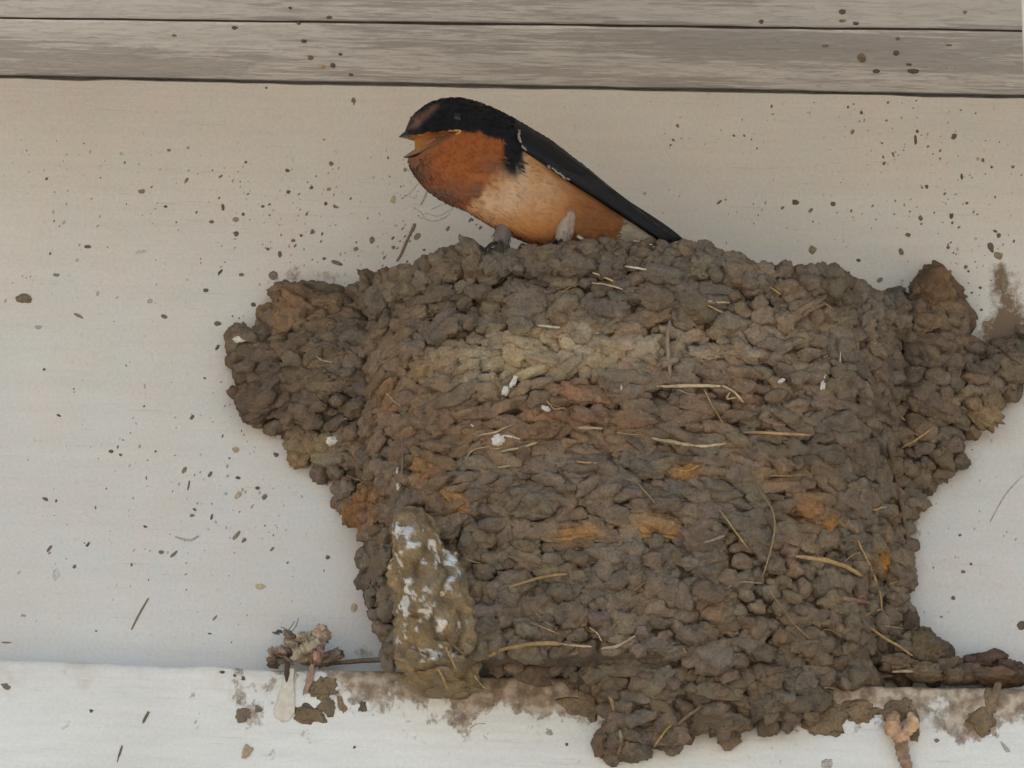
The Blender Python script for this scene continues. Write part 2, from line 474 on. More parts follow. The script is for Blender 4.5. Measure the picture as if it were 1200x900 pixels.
# ------------------------------------------------------------------ specks of mud thrown on the wall
def wall_speck(px, py, rx, ry, rot=0., col=(.11, .085, .06), D=0.0, n=(0, -1, 0), sub=2, th=.13):
    s = 1 / 2400.
    c = at(px, py, D)
    return blob(c, n, rx * .92 * s, ry * .92 * s, max(.00022, min(rx, ry) * s * th), math.radians(-rot), sub, .26, .1)

DK = (.155, .122, .09); MD = (.235, .185, .13); TN = (.48, .38, .26); GR = (.45, .42, .385)
BIG = [(198, 109, 3.6, 2.4, 0, MD), (124, 140, 4.8, 3, -10, MD), (413, 120, 4.6, 7.5, 0, MD), (391, 141, 3, 3, 0, DK), (198, 176, 3.2, 2.2, 0, MD), (221, 173, 3.3, 2.8, 0, MD), (288, 190, 2.6, 2.2, 0, DK),
 (337, 200, 3.3, 2.8, 0, DK), (338, 225, 3.3, 2.8, 0, DK), (388, 192, 3.2, 3.6, 0, MD), (166, 224, 4.4, 3, 0, MD), (194, 242, 2.4, 1.7, 0, DK), (248, 260, 3, 2.4, 0, DK), (276, 257, 4, 3.8, 0, MD),
 (277, 274, 3, 3.4, 0, DK), (285, 251, 2.4, 2.2, 0, DK), (308, 242, 2.4, 2.4, 0, DK), (365, 220, 2.8, 2.6, 0, DK), (385, 222, 3, 2.8, 0, MD), (382, 239, 2.6, 4.2, 0, DK), (392, 242, 4, 4.2, 0, MD),
 (366, 272, 3.4, 3.2, 0, MD), (353, 276, 2.1, 2, 0, DK), (312, 103, 2, 2, 0, DK), (380, 164, 2, 2.4, 0, DK), (3, 119, 3.4, 2.6, 0, DK), (28, 350, 9.5, 6, 5, MD), (45, 384, 5.5, 3, 0, GR), (103, 289, 4.6, 2.3, 0, DK),
 (66, 322, 4.2, 2.4, 0, MD), (241, 340, 3.4, 2.6, 0, DK), (258, 319, 1.8, 4.6, 40, DK), (192, 371, 4.2, 2.7, 15, DK), (255, 379, 4.8, 3.2, 0, DK), (255, 407, 3.2, 4.6, 25, DK), (240, 443, 3, 2.2, 0, DK),
 (225, 489, 2.2, 3.6, 30, DK), (277, 274, 2.6, 3, 0, DK), (283, 322, 3, 2.6, 0, MD), (69, 487, 2.8, 1.6, 20, DK), (165, 295, 6, 2.4, -10, GR), (176, 353, 3.4, 3, 0, GR), (92, 370, 6.5, 2, 30, MD), (52, 433, 2.2, 2, 0, DK),
 (216, 551, 2.6, 5, 25, MD), (221, 569, 1.2, 7, 6, DK), (246, 556, 2, 4, 25, DK), (310, 582, 3, 4.2, 40, MD), (302, 572, 3, 2.4, 0, DK), (279, 560, 3, 2, 10, DK), (324, 533, 2.8, 2.6, 0, DK), (277, 628, 2.4, 7, 35, MD),
 (286, 633, 2.3, 4.4, 35, MD), (204, 649, 2, 6.4, 42, MD), (66, 674, 4.6, 9.5, 0, GR), (53, 585, 4, 2.2, 25, DK), (130, 529, 3.2, 2.1, 15, DK), (141, 533, 2.4, 1.7, 15, DK), (103, 638, 2, 4.2, 35, DK), (87, 664, 2.4, 3.6, 25, DK),
 (58, 643, 2, 5, 35, DK), (305, 688, 6.5, 4.2, -10, TN), (252, 724, 1.9, 5.6, 38, MD), (384, 653, 2.8, 3, 30, DK), (324, 742, 5.2, 1.6, 8, DK), (276, 527, 5, 4, 0, TN), (189, 647, 3.4, 2.8, 0, MD), (280, 580, 3.6, 6, 35, TN),
 (225, 604, 3.4, 2.4, 0, MD), (248, 606, 1.8, 4, 10, DK), (228, 597, 3, 1.8, 30, MD), (170, 617, 2.6, 1.6, 25, DK), (246, 743, 3, 1.6, 0, DK), (113, 740, 2, 2.2, 0, DK), (28, 722, 4, 2.4, 15, GR), (8, 753, 7, 1.4, 0, MD),
 (932, 237, 4.2, 4.2, 0, DK), (976, 239, 3.4, 3.3, 0, DK), (999, 155, 2.6, 3.7, 20, MD), (1009, 132, 2, 3.2, 0, DK), (1073, 164, 2.2, 7, -8, DK), (1118, 160, 3.2, 4.6, 30, DK), (1036, 192, 3, 3.6, 15, MD), (1152, 188, 2.4, 3, 0, DK),
 (1127, 207, 2, 5, 0, DK), (1086, 219, 2.4, 4, 5, DK), (1079, 256, 2.8, 4, -30, DK), (1115, 253, 2.5, 4.2, 0, DK), (1116, 261, 1.9, 2.4, 0, DK), (1064, 275, 3.2, 3, 0, DK), (1171, 276, 2.8, 3.4, 20, DK), (1166, 271, 3, 1.8, 20, DK),
 (1133, 238, 2, 2, 0, DK), (1075, 154, 2, 2.6, -20, DK), (1162, 196, 2, 2.4, 0, DK), (1187, 196, 2.3, 2.2, 0, DK), (1035, 184, 1.6, 2.4, -20, DK), (794, 148, 2.6, 3.8, -35, DK), (789, 164, 3, 2.6, 0, DK), (860, 159, 1.8, 2.6, -30, DK), (872, 159, 1.6, 2.3, -20, DK),
 (843, 237, 4, 1.4, -40, DK), (661, 127, 2.2, 5, 30, MD), (654, 151, 2, 5.6, 28, MD), (769, 153, 2, 3, -30, DK), (701, 191, 1.8, 3.4, 35, MD), (755, 227, 4, 3, 10, GR), (489, 277, 3.8, 5.6, 28, MD), (551, 258, 1.8, 4.2, 25, MD),
 (563, 267, 1.9, 3, 35, MD), (525, 268, 2, 4.2, 30, MD), (475, 199, 2.6, 4, 20, MD), (461, 234, 3.6, 5.4, 15, TN), (461, 290, 3, 2.8, 0, MD), (497, 293, 2.4, 2, 0, MD), (455, 185, 1.8, 3, 15, DK), (952, 293, 4.8, 5.6, 0, MD), (1056, 295, 3, 4.4, -20, DK),
 (1006, 305, 2.6, 2.3, 0, DK), (1132, 313, 2.7, 2.6, 0, DK), (1135, 318, 2, 1.8, 0, DK), (1161, 290, 4, 6.5, -25, DK), (1170, 300, 6.5, 5, 35, MD), (1031, 328, 4.2, 3, -40, MD), (1149, 337, 2, 2, 0, DK), (1111, 290, 2.2, 2.4, 0, DK), (1122, 292, 1.4, 2.5, 0, GR),
 (1139, 343, 1.6, 1.4, 0, DK), (1150, 363, 1.9, 1.8, 0, DK), (1156, 379, 5.5, 3.6, -10, MD), (1176, 331, 4, 13, -4, MD), (1131, 347, 4.4, 2.2, 25, DK), (344, 282, 2.6, 2.3, 0, DK), (320, 323, 6, 5.2, 0, MD), (328, 298, 2.4, 4.2, 0, DK), (436, 281, 3.3, 5, 12, MD), (417, 292, 3, 3, 0, MD),
 (395, 308, 7, 2.6, 20, MD), (314, 292, 2, 1.9, 0, DK), (380, 303, 2, 2, 0, DK), (297, 357, 3, 2.8, 0, DK), (1167, 558, 3.6, 5, -30, MD), (1148, 562, 1.3, 5.4, 0, DK), (1139, 527, 3, 2, 0, MD), (1117, 701, 2.8, 2.6, 0, DK), (1129, 670, 2.6, 2.1, 0, DK),
 (1125, 627, 2, 1.8, 0, DK), (1138, 661, 1.7, 1.6, 0, DK), (1158, 577, 1.7, 1.6, 0, DK), (1197, 733, 6, 6, 0, DK), (1103, 723, 2, 1.6, 0, MD), (1195, 596, 1.6, 1.5, 0, DK), (1161, 517, 2.2, 4.6, -15, GR), (422, 662, 2.5, 2.4, 0, DK), (415, 712, 4, 7, 0, TN)]
for (px, py, rx, ry, rot, c) in BIG:
    V, Fc = wall_speck(px, py, rx, ry, rot)
    mesh_obj('mud_speck', V, Fc, SPECK, wall, col=np.array(c) * RNG.uniform(.8, 1.25))
tiny = []
cl = [(330, 215, 60, 70, 130), (60, 190, 55, 70, 50), (250, 600, 75, 80, 110), (160, 420, 110, 120, 90), (470, 240, 45, 55, 60), (1080, 200, 90, 70, 190), (900, 180, 90, 60, 110), (500, 180, 60, 50, 60), (250, 170, 110, 50, 90), (380, 290, 60, 25, 45), (1140, 620, 35, 80, 30), (1150, 310, 40, 30, 30), (760, 190, 60, 40, 30), (120, 700, 110, 50, 40), (300, 480, 20, 60, 25)]
for (mx, my, sx, sy, n) in cl:
    for _ in range(int(n * 1.1)):
        px, py = RNG.normal(mx, sx), RNG.normal(my, sy)
        if not (1 < px < 1199 and 118 < py < 760 + px * .02): continue
        r = abs(RNG.normal(0, .6)) + .45
        c = [DK, MD, MD, GR, GR, GR, TN][RNG.integers(7)]
        V, Fc = wall_speck(px, py, r * RNG.uniform(.7, 1.1), r * RNG.uniform(.9, 2.0), RNG.uniform(-10, 50), sub=1)
        tiny.append((V, Fc, np.array(c)))
V, Fc, C = join(tiny)
o = mesh_obj('fine_mud_specks', V, Fc, SPECK, wall, col=C); o['kind'] = 'stuff'
# scratches / threads on the wall
def wall_line(pts, w, c, name='dried_streak', parent=wall, D=.0003, flat=.35):
    P = spline([at(x, y, D) for x, y in pts], 14)
    n = len(P); R = w / 2400. * (.6 + .4 * np.sin(np.linspace(.3, 2.9, n)))
    V, Fc = tube(P, R, 6, flat, nrm=(0, -1, 0))
    return mesh_obj(name, V, Fc, SPECK, parent, col=np.array(c))
wall_line([(174, 701), (163, 720), (154, 738)], 1.3, MD)
wall_line([(484, 266), (477, 282), (470, 298), (465, 306)], 1.7, MD)
wall_line([(486, 262), (484, 268), (481, 273)], 2.2, MD)
wall_line([(1198, 558), (1178, 580), (1160, 612)], .9, (.45, .41, .37))
wall_line([(233, 628), (222, 633), (205, 629)], 1.4, GR)
wall_line([(500, 224), (497, 232), (493, 240)], 1.2, GR)
for q in ([(492, 255), (510, 259), (524, 253), (531, 243)], [(498, 250), (514, 253), (527, 246)], [(505, 246), (517, 240), (528, 238)], [(470, 233), (482, 225), (492, 212)], [(485, 243), (494, 250), (499, 257)]):
    wall_line(q, .8, (.52, .49, .47), D=.0001)
# specks on the soffit
for (px, py, rx, ry, c) in [(1010, 68, 5, 9, MD), (1070, 83, 7, 5, DK), (1027, 83, 4, 4, DK), (1050, 62, 3.5, 5, DK), (987, 14, 4, 5, DK), (987, 24, 4, 2.4, MD), (1003, 27, 3.4, 2.8, DK), (1052, 45, 2.6, 3, MD), (892, 25, 3, 4, DK), (967, 53, 3.6, 2.4, MD), (275, 32, 3.6, 3, DK), (204, 41, 3, 3, MD), (386, 20, 3.2, 3, DK),
                            (356, 48, 3.5, 4, DK), (390, 77, 3, 5, DK), (411, 87, 3, 4, DK), (364, 67, 3.4, 6, MD), (399, 63, 2.6, 3, DK), (377, 78, 4, 4, TN), (350, 27, 2.6, 2, DK), (1112, 52, 4, 2.5, MD), (1065, 75, 3.4, 3, DK), (340, 9, 2, 2, DK), (1115, 80, 4.4, 3, GR), (1131, 14, 2.4, 2, MD)]:
    c0 = soffit_y(px, py)
    V, Fc = blob(c0, (0.0, 0, -1), rx / 2400, ry / 2400 * 1.5, .0008, 0, 2, .25, .1) if False else (None, None)
    U, Fc = ICO[2]
    V = c0 + U * np.array([rx / 2400, ry / 2400 * 1.3, .0009]) * (1 + .25 * vnoise(U * 1.6 + px))[:, None]
    mesh_obj('mud_speck', V, Fc, SPECK, soff, col=np.array(c))

# ------------------------------------------------------------------ the nest: its surface as a height over the wall
def poly_wall(pts, D): return np.array([at(x, y, D)[[0, 2]] for x, y in pts])
def inside_dist(P, poly):
    """signed distance (positive inside) of (n,2) points to a polygon"""
    a = poly; b = np.roll(poly, -1, 0); d = np.full(len(P), 1e9); ins = np.zeros(len(P), bool)
    for p, q in zip(a, b):
        e = q - p; t = np.clip(((P - p) @ e) / (e @ e), 0, 1)
        d = np.minimum(d, np.linalg.norm(P - p - t[:, None] * e, axis=1))
        c = ((p[1] > P[:, 1]) != (q[1] > P[:, 1])) & (P[:, 0] < (q[0] - p[0]) * (P[:, 1] - p[1]) / (q[1] - p[1] + 1e-12) + p[0])
        ins ^= c
    return np.where(ins, d, -d)
ATT = poly_wall([(268, 388), (282, 380), (300, 384), (308, 356), (330, 338), (360, 334), (395, 332), (440, 345), (560, 400), (900, 400), (1000, 352), (1050, 348), (1066, 342), (1068, 326), (1082, 314), (1108, 318), (1122, 332),
                 (1126, 350), (1142, 362), (1138, 388), (1160, 402), (1180, 392), (1215, 385), (1260, 390), (1262, 420), (1215, 440), (1185, 468), (1160, 492), (1128, 514), (1127, 545), (1112, 562), (1085, 572), (1070, 595), (1066, 640), (1064, 690), (1072, 738), (1105, 765),
                 (1112, 800), (470, 790), (458, 765), (446, 735), (440, 700), (432, 660), (436, 630), (420, 618), (404, 600), (390, 570), (362, 540), (338, 532), (325, 505), (300, 497), (284, 478), (276, 450)], .008)
SKIRT = poly_wall([(560, 770), (566, 786), (600, 790), (640, 789), (668, 796), (672, 805), (690, 812), (706, 832), (716, 850), (702, 868), (708, 882), (738, 888), (760, 876), (790, 880), (812, 858), (850, 864), (880, 848), (906, 858), (930, 848), (960, 836), (968, 812), (1000, 800), (1030, 790), (1030, 760), (560, 750)], LF + .006)
RIMPX = [(420, 345), (436, 332), (470, 322), (500, 310), (545, 298), (600, 296), (640, 296), (680, 294), (740, 290), (800, 290), (850, 304), (900, 314), (960, 318), (1000, 336), (1040, 352), (1066, 372)]
CXp, HWt, HWb = 746., 318., 298.
xc = at(CXp, 400, 0)[0]; WT, WB = HWt / 2400., HWb / 2400.
DR = .105
def cup_frac(x, w): return np.sqrt(np.clip(1 - np.abs((x - xc) / w) ** 3.0, 0, 1))
rim = []
for px, py in RIMPX:
    D = .05
    for _ in range(12):
        P = at(px, py, D); D = max(.004, DR * float(cup_frac(P[0], WT)))
    rim.append(P)
rim = np.array(rim)
o_ = np.argsort(rim[:, 0]); rim = rim[o_]
def zrim(x): return np.interp(x, rim[:, 0], rim[:, 2])
def Dcup(x, z):
    zr = zrim(x); t = (z - ZL) / (zr - ZL)
    w = WB + (WT - WB) * smooth(0, .8, t)
    prof = np.interp(t, [-.35, -.22, -.10, 0, .15, .4, .7, .9, 1.0], [.024, .040, .053, .060, .070, .084, .098, .104, .104])
    return prof * cup_frac(x, w), t
def Dmud(x, z):
    """outer mud surface, metres from the wall; -1 where there is none"""
    P = np.stack([x, z], -1)
    da = inside_dist(P, ATT); ds = inside_dist(P, SKIRT)
    dc, t = Dcup(x, z)
    att = np.where(da > 0, np.minimum(.027, .004 + np.sqrt(np.maximum(da, 0) * .018)), -1)
    above = z > ZL
    cup = np.where((t <= 1.0) & above & (dc > .002), dc, -1)
    cup = np.where((da > -.004) | (np.abs(x - xc) < .9 * WB), cup, np.minimum(cup, .0))
    low = np.where((~above) & (ds > 0), np.minimum(np.maximum(dc, LF + .012), LF + .002 + np.sqrt(np.maximum(ds, 0) * .03)), -1)
    # just above the ledge the skirt and the cup are one
    out = np.maximum(np.maximum(cup, np.where(above, att, -1)), low)
    lump = .0035 * fbm(np.stack([x * 45, z * 45, x * 0], -1), 31, 2)
    return np.where(out > 0, out + lump, out)

# tone of the mud by place (its own soils: grey, tan, rusty)
PATCH = [(700, 405, 110, 22, (.44, .35, .235), .85), (545, 432, 65, 26, (.40, .31, .20), .75), (620, 422, 60, 22, (.42, .335, .22), .8), (880, 400, 80, 30, (.34, .26, .18), .6), (360, 525, 30, 18, (.33, .25, .15), .8), (470, 440, 30, 40, (.28, .20, .13), .4),
         (680, 622, 38, 9, (.44, .23, .085), 1.0), (765, 617, 34, 9, (.42, .22, .085), 1.0), (808, 553, 26, 9, (.42, .22, .08), 1.0), (430, 595, 18, 26, (.34, .16, .07), .9), (530, 588, 22, 16, (.36, .18, .08), .9), (500, 548, 18, 18, (.34, .19, .09), .8),
         (680, 462, 34, 10, (.34, .19, .11), .8), (1032, 660, 12, 12, (.50, .25, .05), 1.0), (950, 592, 22, 22, (.34, .18, .09), .8), (925, 640, 14, 14, (.30, .15, .11), .6), (905, 560, 22, 16, (.34, .20, .10), .6), (350, 365, 40, 22, (.29, .18, .10), .7),
         (640, 500, 150, 30, (.27, .165, .095), .75), (880, 460, 90, 25, (.25, .155, .105), .5), (960, 700, 130, 60, (.235, .18, .125), .4), (1150, 480, 40, 25, (.29, .21, .125), .8), (1100, 340, 30, 26, (.22, .14, .085), .8), (480, 480, 60, 60, (.25, .16, .10), .5), (640, 630, 90, 60, (.23, .175, .12), .4), (330, 470, 60, 60, (.165, .12, .085), .6), (1090, 440, 60, 40, (.17, .122, .09), .5)]
def mud_tone(P):
    px, py = proj(P)
    n = fbm(np.asarray(P) * 28, 41, 3)[:, None]; n2 = fbm(np.asarray(P) * 60, 47, 2)[:, None]
    base = np.array([.196, .157, .119]) + n * np.array([.03, .028, .026]) + n2 * np.array([.035, .018, .004])
    for (x, y, rx, ry, c, s) in PATCH:
        if c[0] > 2.1 * c[1] - .05: c, s = tuple(.75 * np.array(c) + .25 * np.array([.2, .156, .113])), s * .85
        m = s * np.clip(1.35 * np.exp(-(((px - x) / rx) ** 2 + ((py - y) / ry) ** 2)), 0, 1)[:, None]
        base = base * (1 - m) + np.array(c) * m
    return np.clip(base * .97, .02, .8)

nest = thing('mud_nest', 'bulging brown mud pellet nest plastered to the white wall above the ledge', 'nest')
# core: the packed mud between the pellets
gx_ = np.arange(at(262, 400, 0)[0], at(1262, 400, 0)[0], .0016); gz_ = np.arange(ZL - .05, .125, .0016)
GX, GZ_ = np.meshgrid(gx_, gz_, indexing='ij')
DD = Dmud(GX.ravel(), GZ_.ravel()).reshape(GX.shape)
ok = DD > 0
Dc = np.where(ok, np.maximum(DD - .0042, .0006), -.002)
Dc = np.where(ok & (GZ_ < ZL), np.maximum(Dc, LF - .003), Dc)
nz = fbm(np.stack([GX * 160, GZ_ * 160, GX * 0], -1), 55, 3) * .0022
V = np.stack([GX, -(Dc + np.where(ok, nz, 0)), GZ_], -1).reshape(-1, 3)
Fq = grid_faces(*GX.shape)
okf = ok.ravel()[Fq].all(axis=1)
Fq = Fq[okf]
used = np.unique(Fq); remap = -np.ones(len(V), int); remap[used] = np.arange(len(used))
Vc = V[used]
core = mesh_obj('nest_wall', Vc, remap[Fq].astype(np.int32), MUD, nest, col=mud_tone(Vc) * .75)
# rim top and bowl behind it
ph = np.linspace(.02, math.pi - .02, 70); xr = xc - WT * np.cos(ph) * .985
Fr = cup_frac(xr, WT)
rows = []
for s, zo in ((0, -.006), (.10, -.001), (.2, -.004), (.3, -.014), (.5, -.032), (.75, -.042), (.97, -.046)):
    y = -(DR * Fr - .004) * (1 - s) - .003
    rows.append(np.stack([xc + (xr - xc) * (1 - .35 * s), y, zrim(xr) + zo], -1))
V = np.stack(rows, 0); V = V + .0015 * fbm(V * 120, 61, 2)[..., None]
mesh_obj('nest_bowl', V.reshape(-1, 3), grid_faces(len(rows), len(ph)), MUD, nest, col=mud_tone(V.reshape(-1, 3)) * .8)

# pellets -------------------------------------------------------------------------------
eps = .0015
def surf(x, z):
    d = Dmud(x, z)
    dx = (Dmud(x + eps, z) - Dmud(x - eps, z)) / (2 * eps); dz = (Dmud(x, z + eps) - Dmud(x, z - eps)) / (2 * eps)
    dx = np.clip(dx, -2.2, 2.2); dz = np.clip(dz, -1.2, 1.2)
    n = np.stack([-dx, -np.ones_like(dx), -dz], -1); n /= np.linalg.norm(n, axis=1, keepdims=True)
    return np.stack([x, -d, z], -1), n, d
N = 80000
cx_ = RNG.uniform(gx_[0], gx_[-1], N); cz_ = RNG.uniform(ZL - .05, .12, N)
keep = Dmud(cx_, cz_) > .003
P, Nn, D_ = surf(cx_[keep], cz_[keep])
order = RNG.permutation(len(P))
def poisson(P, r, prefill=(), cap=10 ** 9):
    cell = r.max(); H = {}; out = []
    def key(p): return tuple(np.floor(p / cell).astype(int))
    for i in prefill: H.setdefault(key(P[i]), []).append(i)
    for i in order:
        k = key(P[i]); bad = False
        for a in (-1, 0, 1):
            for b in (-1, 0, 1):
                for c in (-1, 0, 1):
                    for j in H.get((k[0] + a, k[1] + b, k[2] + c), ()):
                        if abs(P[i][0] - P[j][0]) < .02:
                            d = P[i] - P[j]
                            if d @ d < r[i] ** 2: bad = True; break
                    if bad: break
                if bad: break
            if bad: break
        if not bad:
            out.append(i); H.setdefault(k, []).append(i)
            if len(out) >= cap: break
    return out
Pm = P.copy(); Pm[:, 0] *= .80                      # pellets lie wider than tall
pxs, pys = proj(P)
mid = np.exp(-((pys - 520) / 90) ** 2) * (np.abs(pxs - 720) < 280)
rr = .0066 - .0008 * mid + RNG.uniform(-.0012, .0022, len(P))
idx = poisson(Pm, rr)
pel = []
for i in idx:
    s = RNG.uniform(.78, 1.25) * (1 + .45 * (RNG.random() < .12))
    m = mid[i]
    lowr = smooth(600, 680, pys[i])
    a = .0052 * s * (1 + .5 * m * RNG.random()) * RNG.uniform(.85, 1.5 - .2 * lowr); b = .0040 * s * (1 - .15 * m) * RNG.uniform(.8, 1.2 + .1 * lowr); h = (.0040 + .0004 * lowr) * RNG.uniform(.7, 1.25) * s ** .5
    c = P[i] - Nn[i] * (.0018 + RNG.uniform(-.0016, .0016))
    pel.append((a * b, c, Nn[i], a, b, h, RNG.normal(0, .32), RNG.uniform(.0, .38)))
# small ones that fill between
rr2 = np.full(len(P), .0044) + RNG.uniform(0, .0012, len(P)); order = RNG.permutation(len(P))
idx2 = poisson(Pm, rr2)
for i in idx2:
    s = RNG.uniform(.55, 1.0)
    c = P[i] - Nn[i] * (.0020 + RNG.uniform(-.0006, .0022))
    pel.append((0, c, Nn[i], .0038 * s * RNG.uniform(.8, 1.5), .0030 * s, .0030 * s, RNG.normal(0, .4), RNG.uniform(0, .5)))
# smears: wet mud dragged over its neighbours
for i in RNG.choice(len(P), 200, replace=False):
    if D_[i] < .02: continue
    s = RNG.uniform(.7, 1.35)
    pel.append((0, P[i] - Nn[i] * RNG.uniform(.0002, .0014), Nn[i], .0088 * s * RNG.uniform(.8, 1.4), .0040 * s, .0019, RNG.normal(0, .25), RNG.uniform(-.05, .2)))
# rim: a row of fat rounded pellets along the top edge and a row behind it
rs = spline(rim, 90)
for row, (dy, dz) in enumerate(((.0, -.003), (.008, -.0025), (.016, -.008), (-.001, -.009))):
    t = 0
    while t < 89:
        p = rs[int(t)]; s = RNG.uniform(.75, 1.4)
        rise = .5 + .5 * vnoise(np.array([[p[0] * 60, row * 3.1, 0.]]))[0]
        nx_ = (p[0] - xc) / WT
        pel.append((.00004 * s if row in (0, 3) else 0, p + np.array([0, dy, dz + .0035 * rise - .001]), np.array([nx_ * .6, -.8, .45 if row < 3 else .1]), .0054 * s, .0045 * s, .0046 * s, RNG.normal(0, .3), .1))
        t += 1.6 * s * RNG.uniform(.8, 1.25)
pel.sort(key=lambda q: -q[0])
rest = []
for k, (ar, c, n, a, b, h, roll, tilt) in enumerate(pel):
    top = k < 300
    V, Fc = blob(c, n, a, b, h, roll, 3 if (top or h < .002) else 2, .36, .16, tilt)
    px_, py_ = proj(c[None])
    if abs(c[1]) < .01: V[:, 1] = np.minimum(V[:, 1], .004)
    tone = mud_tone(c[None])[0] * RNG.uniform(.74, 1.30)
    tone = tone * (1 + RNG.normal(0, .035, 3)) * (np.array([1.06, 1.0, .9]) if RNG.random() < .3 else 1)
    cols = np.broadcast_to(tone, V.shape) * .55 + mud_tone(V) * .45
    if top: mesh_obj('mud_pellet', V, Fc, MUD, nest, col=cols)
    else: rest.append((V, Fc, cols))
V, Fc, C = join(rest)
o = mesh_obj('small_mud_pellets', V, Fc, MUD, nest, col=C); o['kind'] = 'stuff'

# find the mud surface under a pixel
tt = np.arange(-.002, .125, .0007)
def on_mud(px, py, lift=.003):
    Q = np.array([at(px, py, D) for D in tt])
    d = Dmud(Q[:, 0], Q[:, 2]); hit = np.where(d >= tt)[0]
    D = tt[hit[-1]] if len(hit) else (LF if py > 771 + .029 * px else 0.0)
    return at(px, py, D + lift)

# smeared drips, flat shards
def lump(px, py, rx, ry, col, rot=0, lift=.0004, name='mud_shard', th=.4, parent=nest, mat=MUD, sub=3, rough=.42):
    c = on_mud(px, py, lift)
    V, Fc = blob(c, (0, -1, -.15), rx / 2350, ry / 2350, max(.0015, min(rx, ry) / 2350 * th), math.radians(-rot), sub, rough, .2)
    return mesh_obj(name, V, Fc, mat, parent, col=(np.array(col, float) * .74 + np.array([.2, .156, .113]) * .18) * (1 + .3 * fbm(V * 260, 3)[:, None]))
for q in [(753, 412, 17, 15, (.40, .32, .22), 0), (690, 418, 20, 12, (.37, .28, .18), 20), (830, 414, 20, 9, (.35, .27, .19), 5), (865, 412, 22, 8, (.36, .28, .2), 0), (685, 395, 16, 10, (.33, .25, .165), 0), (540, 588, 20, 9, (.40, .2, .08), 45), (678, 622, 34, 9, (.45, .24, .085), -8),
          (755, 617, 14, 11, (.44, .23, .08), 20), (788, 622, 24, 7, (.40, .22, .09), 12), (808, 553, 20, 8, (.43, .23, .08), 0), (680, 460, 26, 11, (.34, .19, .11), 15), (1032, 660, 10, 13, (.42, .2, .05), 0), (428, 600, 18, 20, (.34, .16, .06), -30), (412, 596, 10, 20, (.33, .18, .08), 10),
          (345, 362, 30, 16, (.27, .165, .095), 30), (362, 348, 22, 10, (.24, .15, .09), 10), (925, 372, 38, 7, (.27, .2, .135), -28), (905, 412, 30, 7, (.27, .2, .14), -25), (600, 520, 34, 8, (.29, .18, .1), 0), (500, 545, 16, 12, (.34, .2, .09), 0), (950, 590, 14, 14, (.36, .19, .09), 0), (968, 612, 10, 9, (.40, .2, .07), 0), (660, 500, 26, 9, (.28, .17, .1), 0), (570, 512, 34, 7, (.28, .18, .1), 12),
          (1150, 482, 30, 13, (.31, .225, .13), 40), (1098, 345, 24, 26, (.2, .13, .08), 0), (355, 520, 22, 12, (.32, .245, .15), 0), (300, 470, 20, 22, (.155, .11, .08), 0), (1016, 540, 14, 22, (.23, .165, .12), 10), (845, 710, 11, 16, (.22, .17, .12), 0), (805, 700, 16, 20, (.22, .17, .125), 0), (763, 685, 13, 14, (.21, .165, .12), 0)]:
    lump(*q)
def streak(pts, w, c, name, mat=STRAW, lift=.0041, n=16, taper=.75, k=6, flat=1.0, parent=nest, floor=None):
    P = spline([on_mud(x, y, lift) for x, y in pts], n)
    if floor is not None: P[:, 1] = np.minimum(P[:, 1], floor)
    R = w * .78 / 2400. * (taper + (1 - taper) * np.sin(np.linspace(.1, 3.0, n))) * np.clip(np.minimum(np.arange(n) + 1.2, n - np.arange(n) + .2) / 2.4, .3, 1) * (1 + .2 * vnoise(np.stack([np.arange(n) * .6, np.full(n, pts[0][0]), np.zeros(n)], -1)))
    P = P + .0006 * np.stack([fbm(P * 130, int(pts[0][0]) + q, 2) for q in range(3)], -1)
    V, Fc = tube(P, R, k, flat, nrm=(.1, -1, .1))
    cv = np.broadcast_to(np.array(c, float) * .86, V.shape) * (1 + .6 * fbm(V * np.array([60, 60, 60]), 77, 2)[:, None])
    return mesh_obj(name, V, Fc, mat, parent, col=cv)
PALE = (.50, .38, .22); OCH = (.42, .27, .12); BRN = (.24, .14, .075); WHI = (.58, .50, .38)
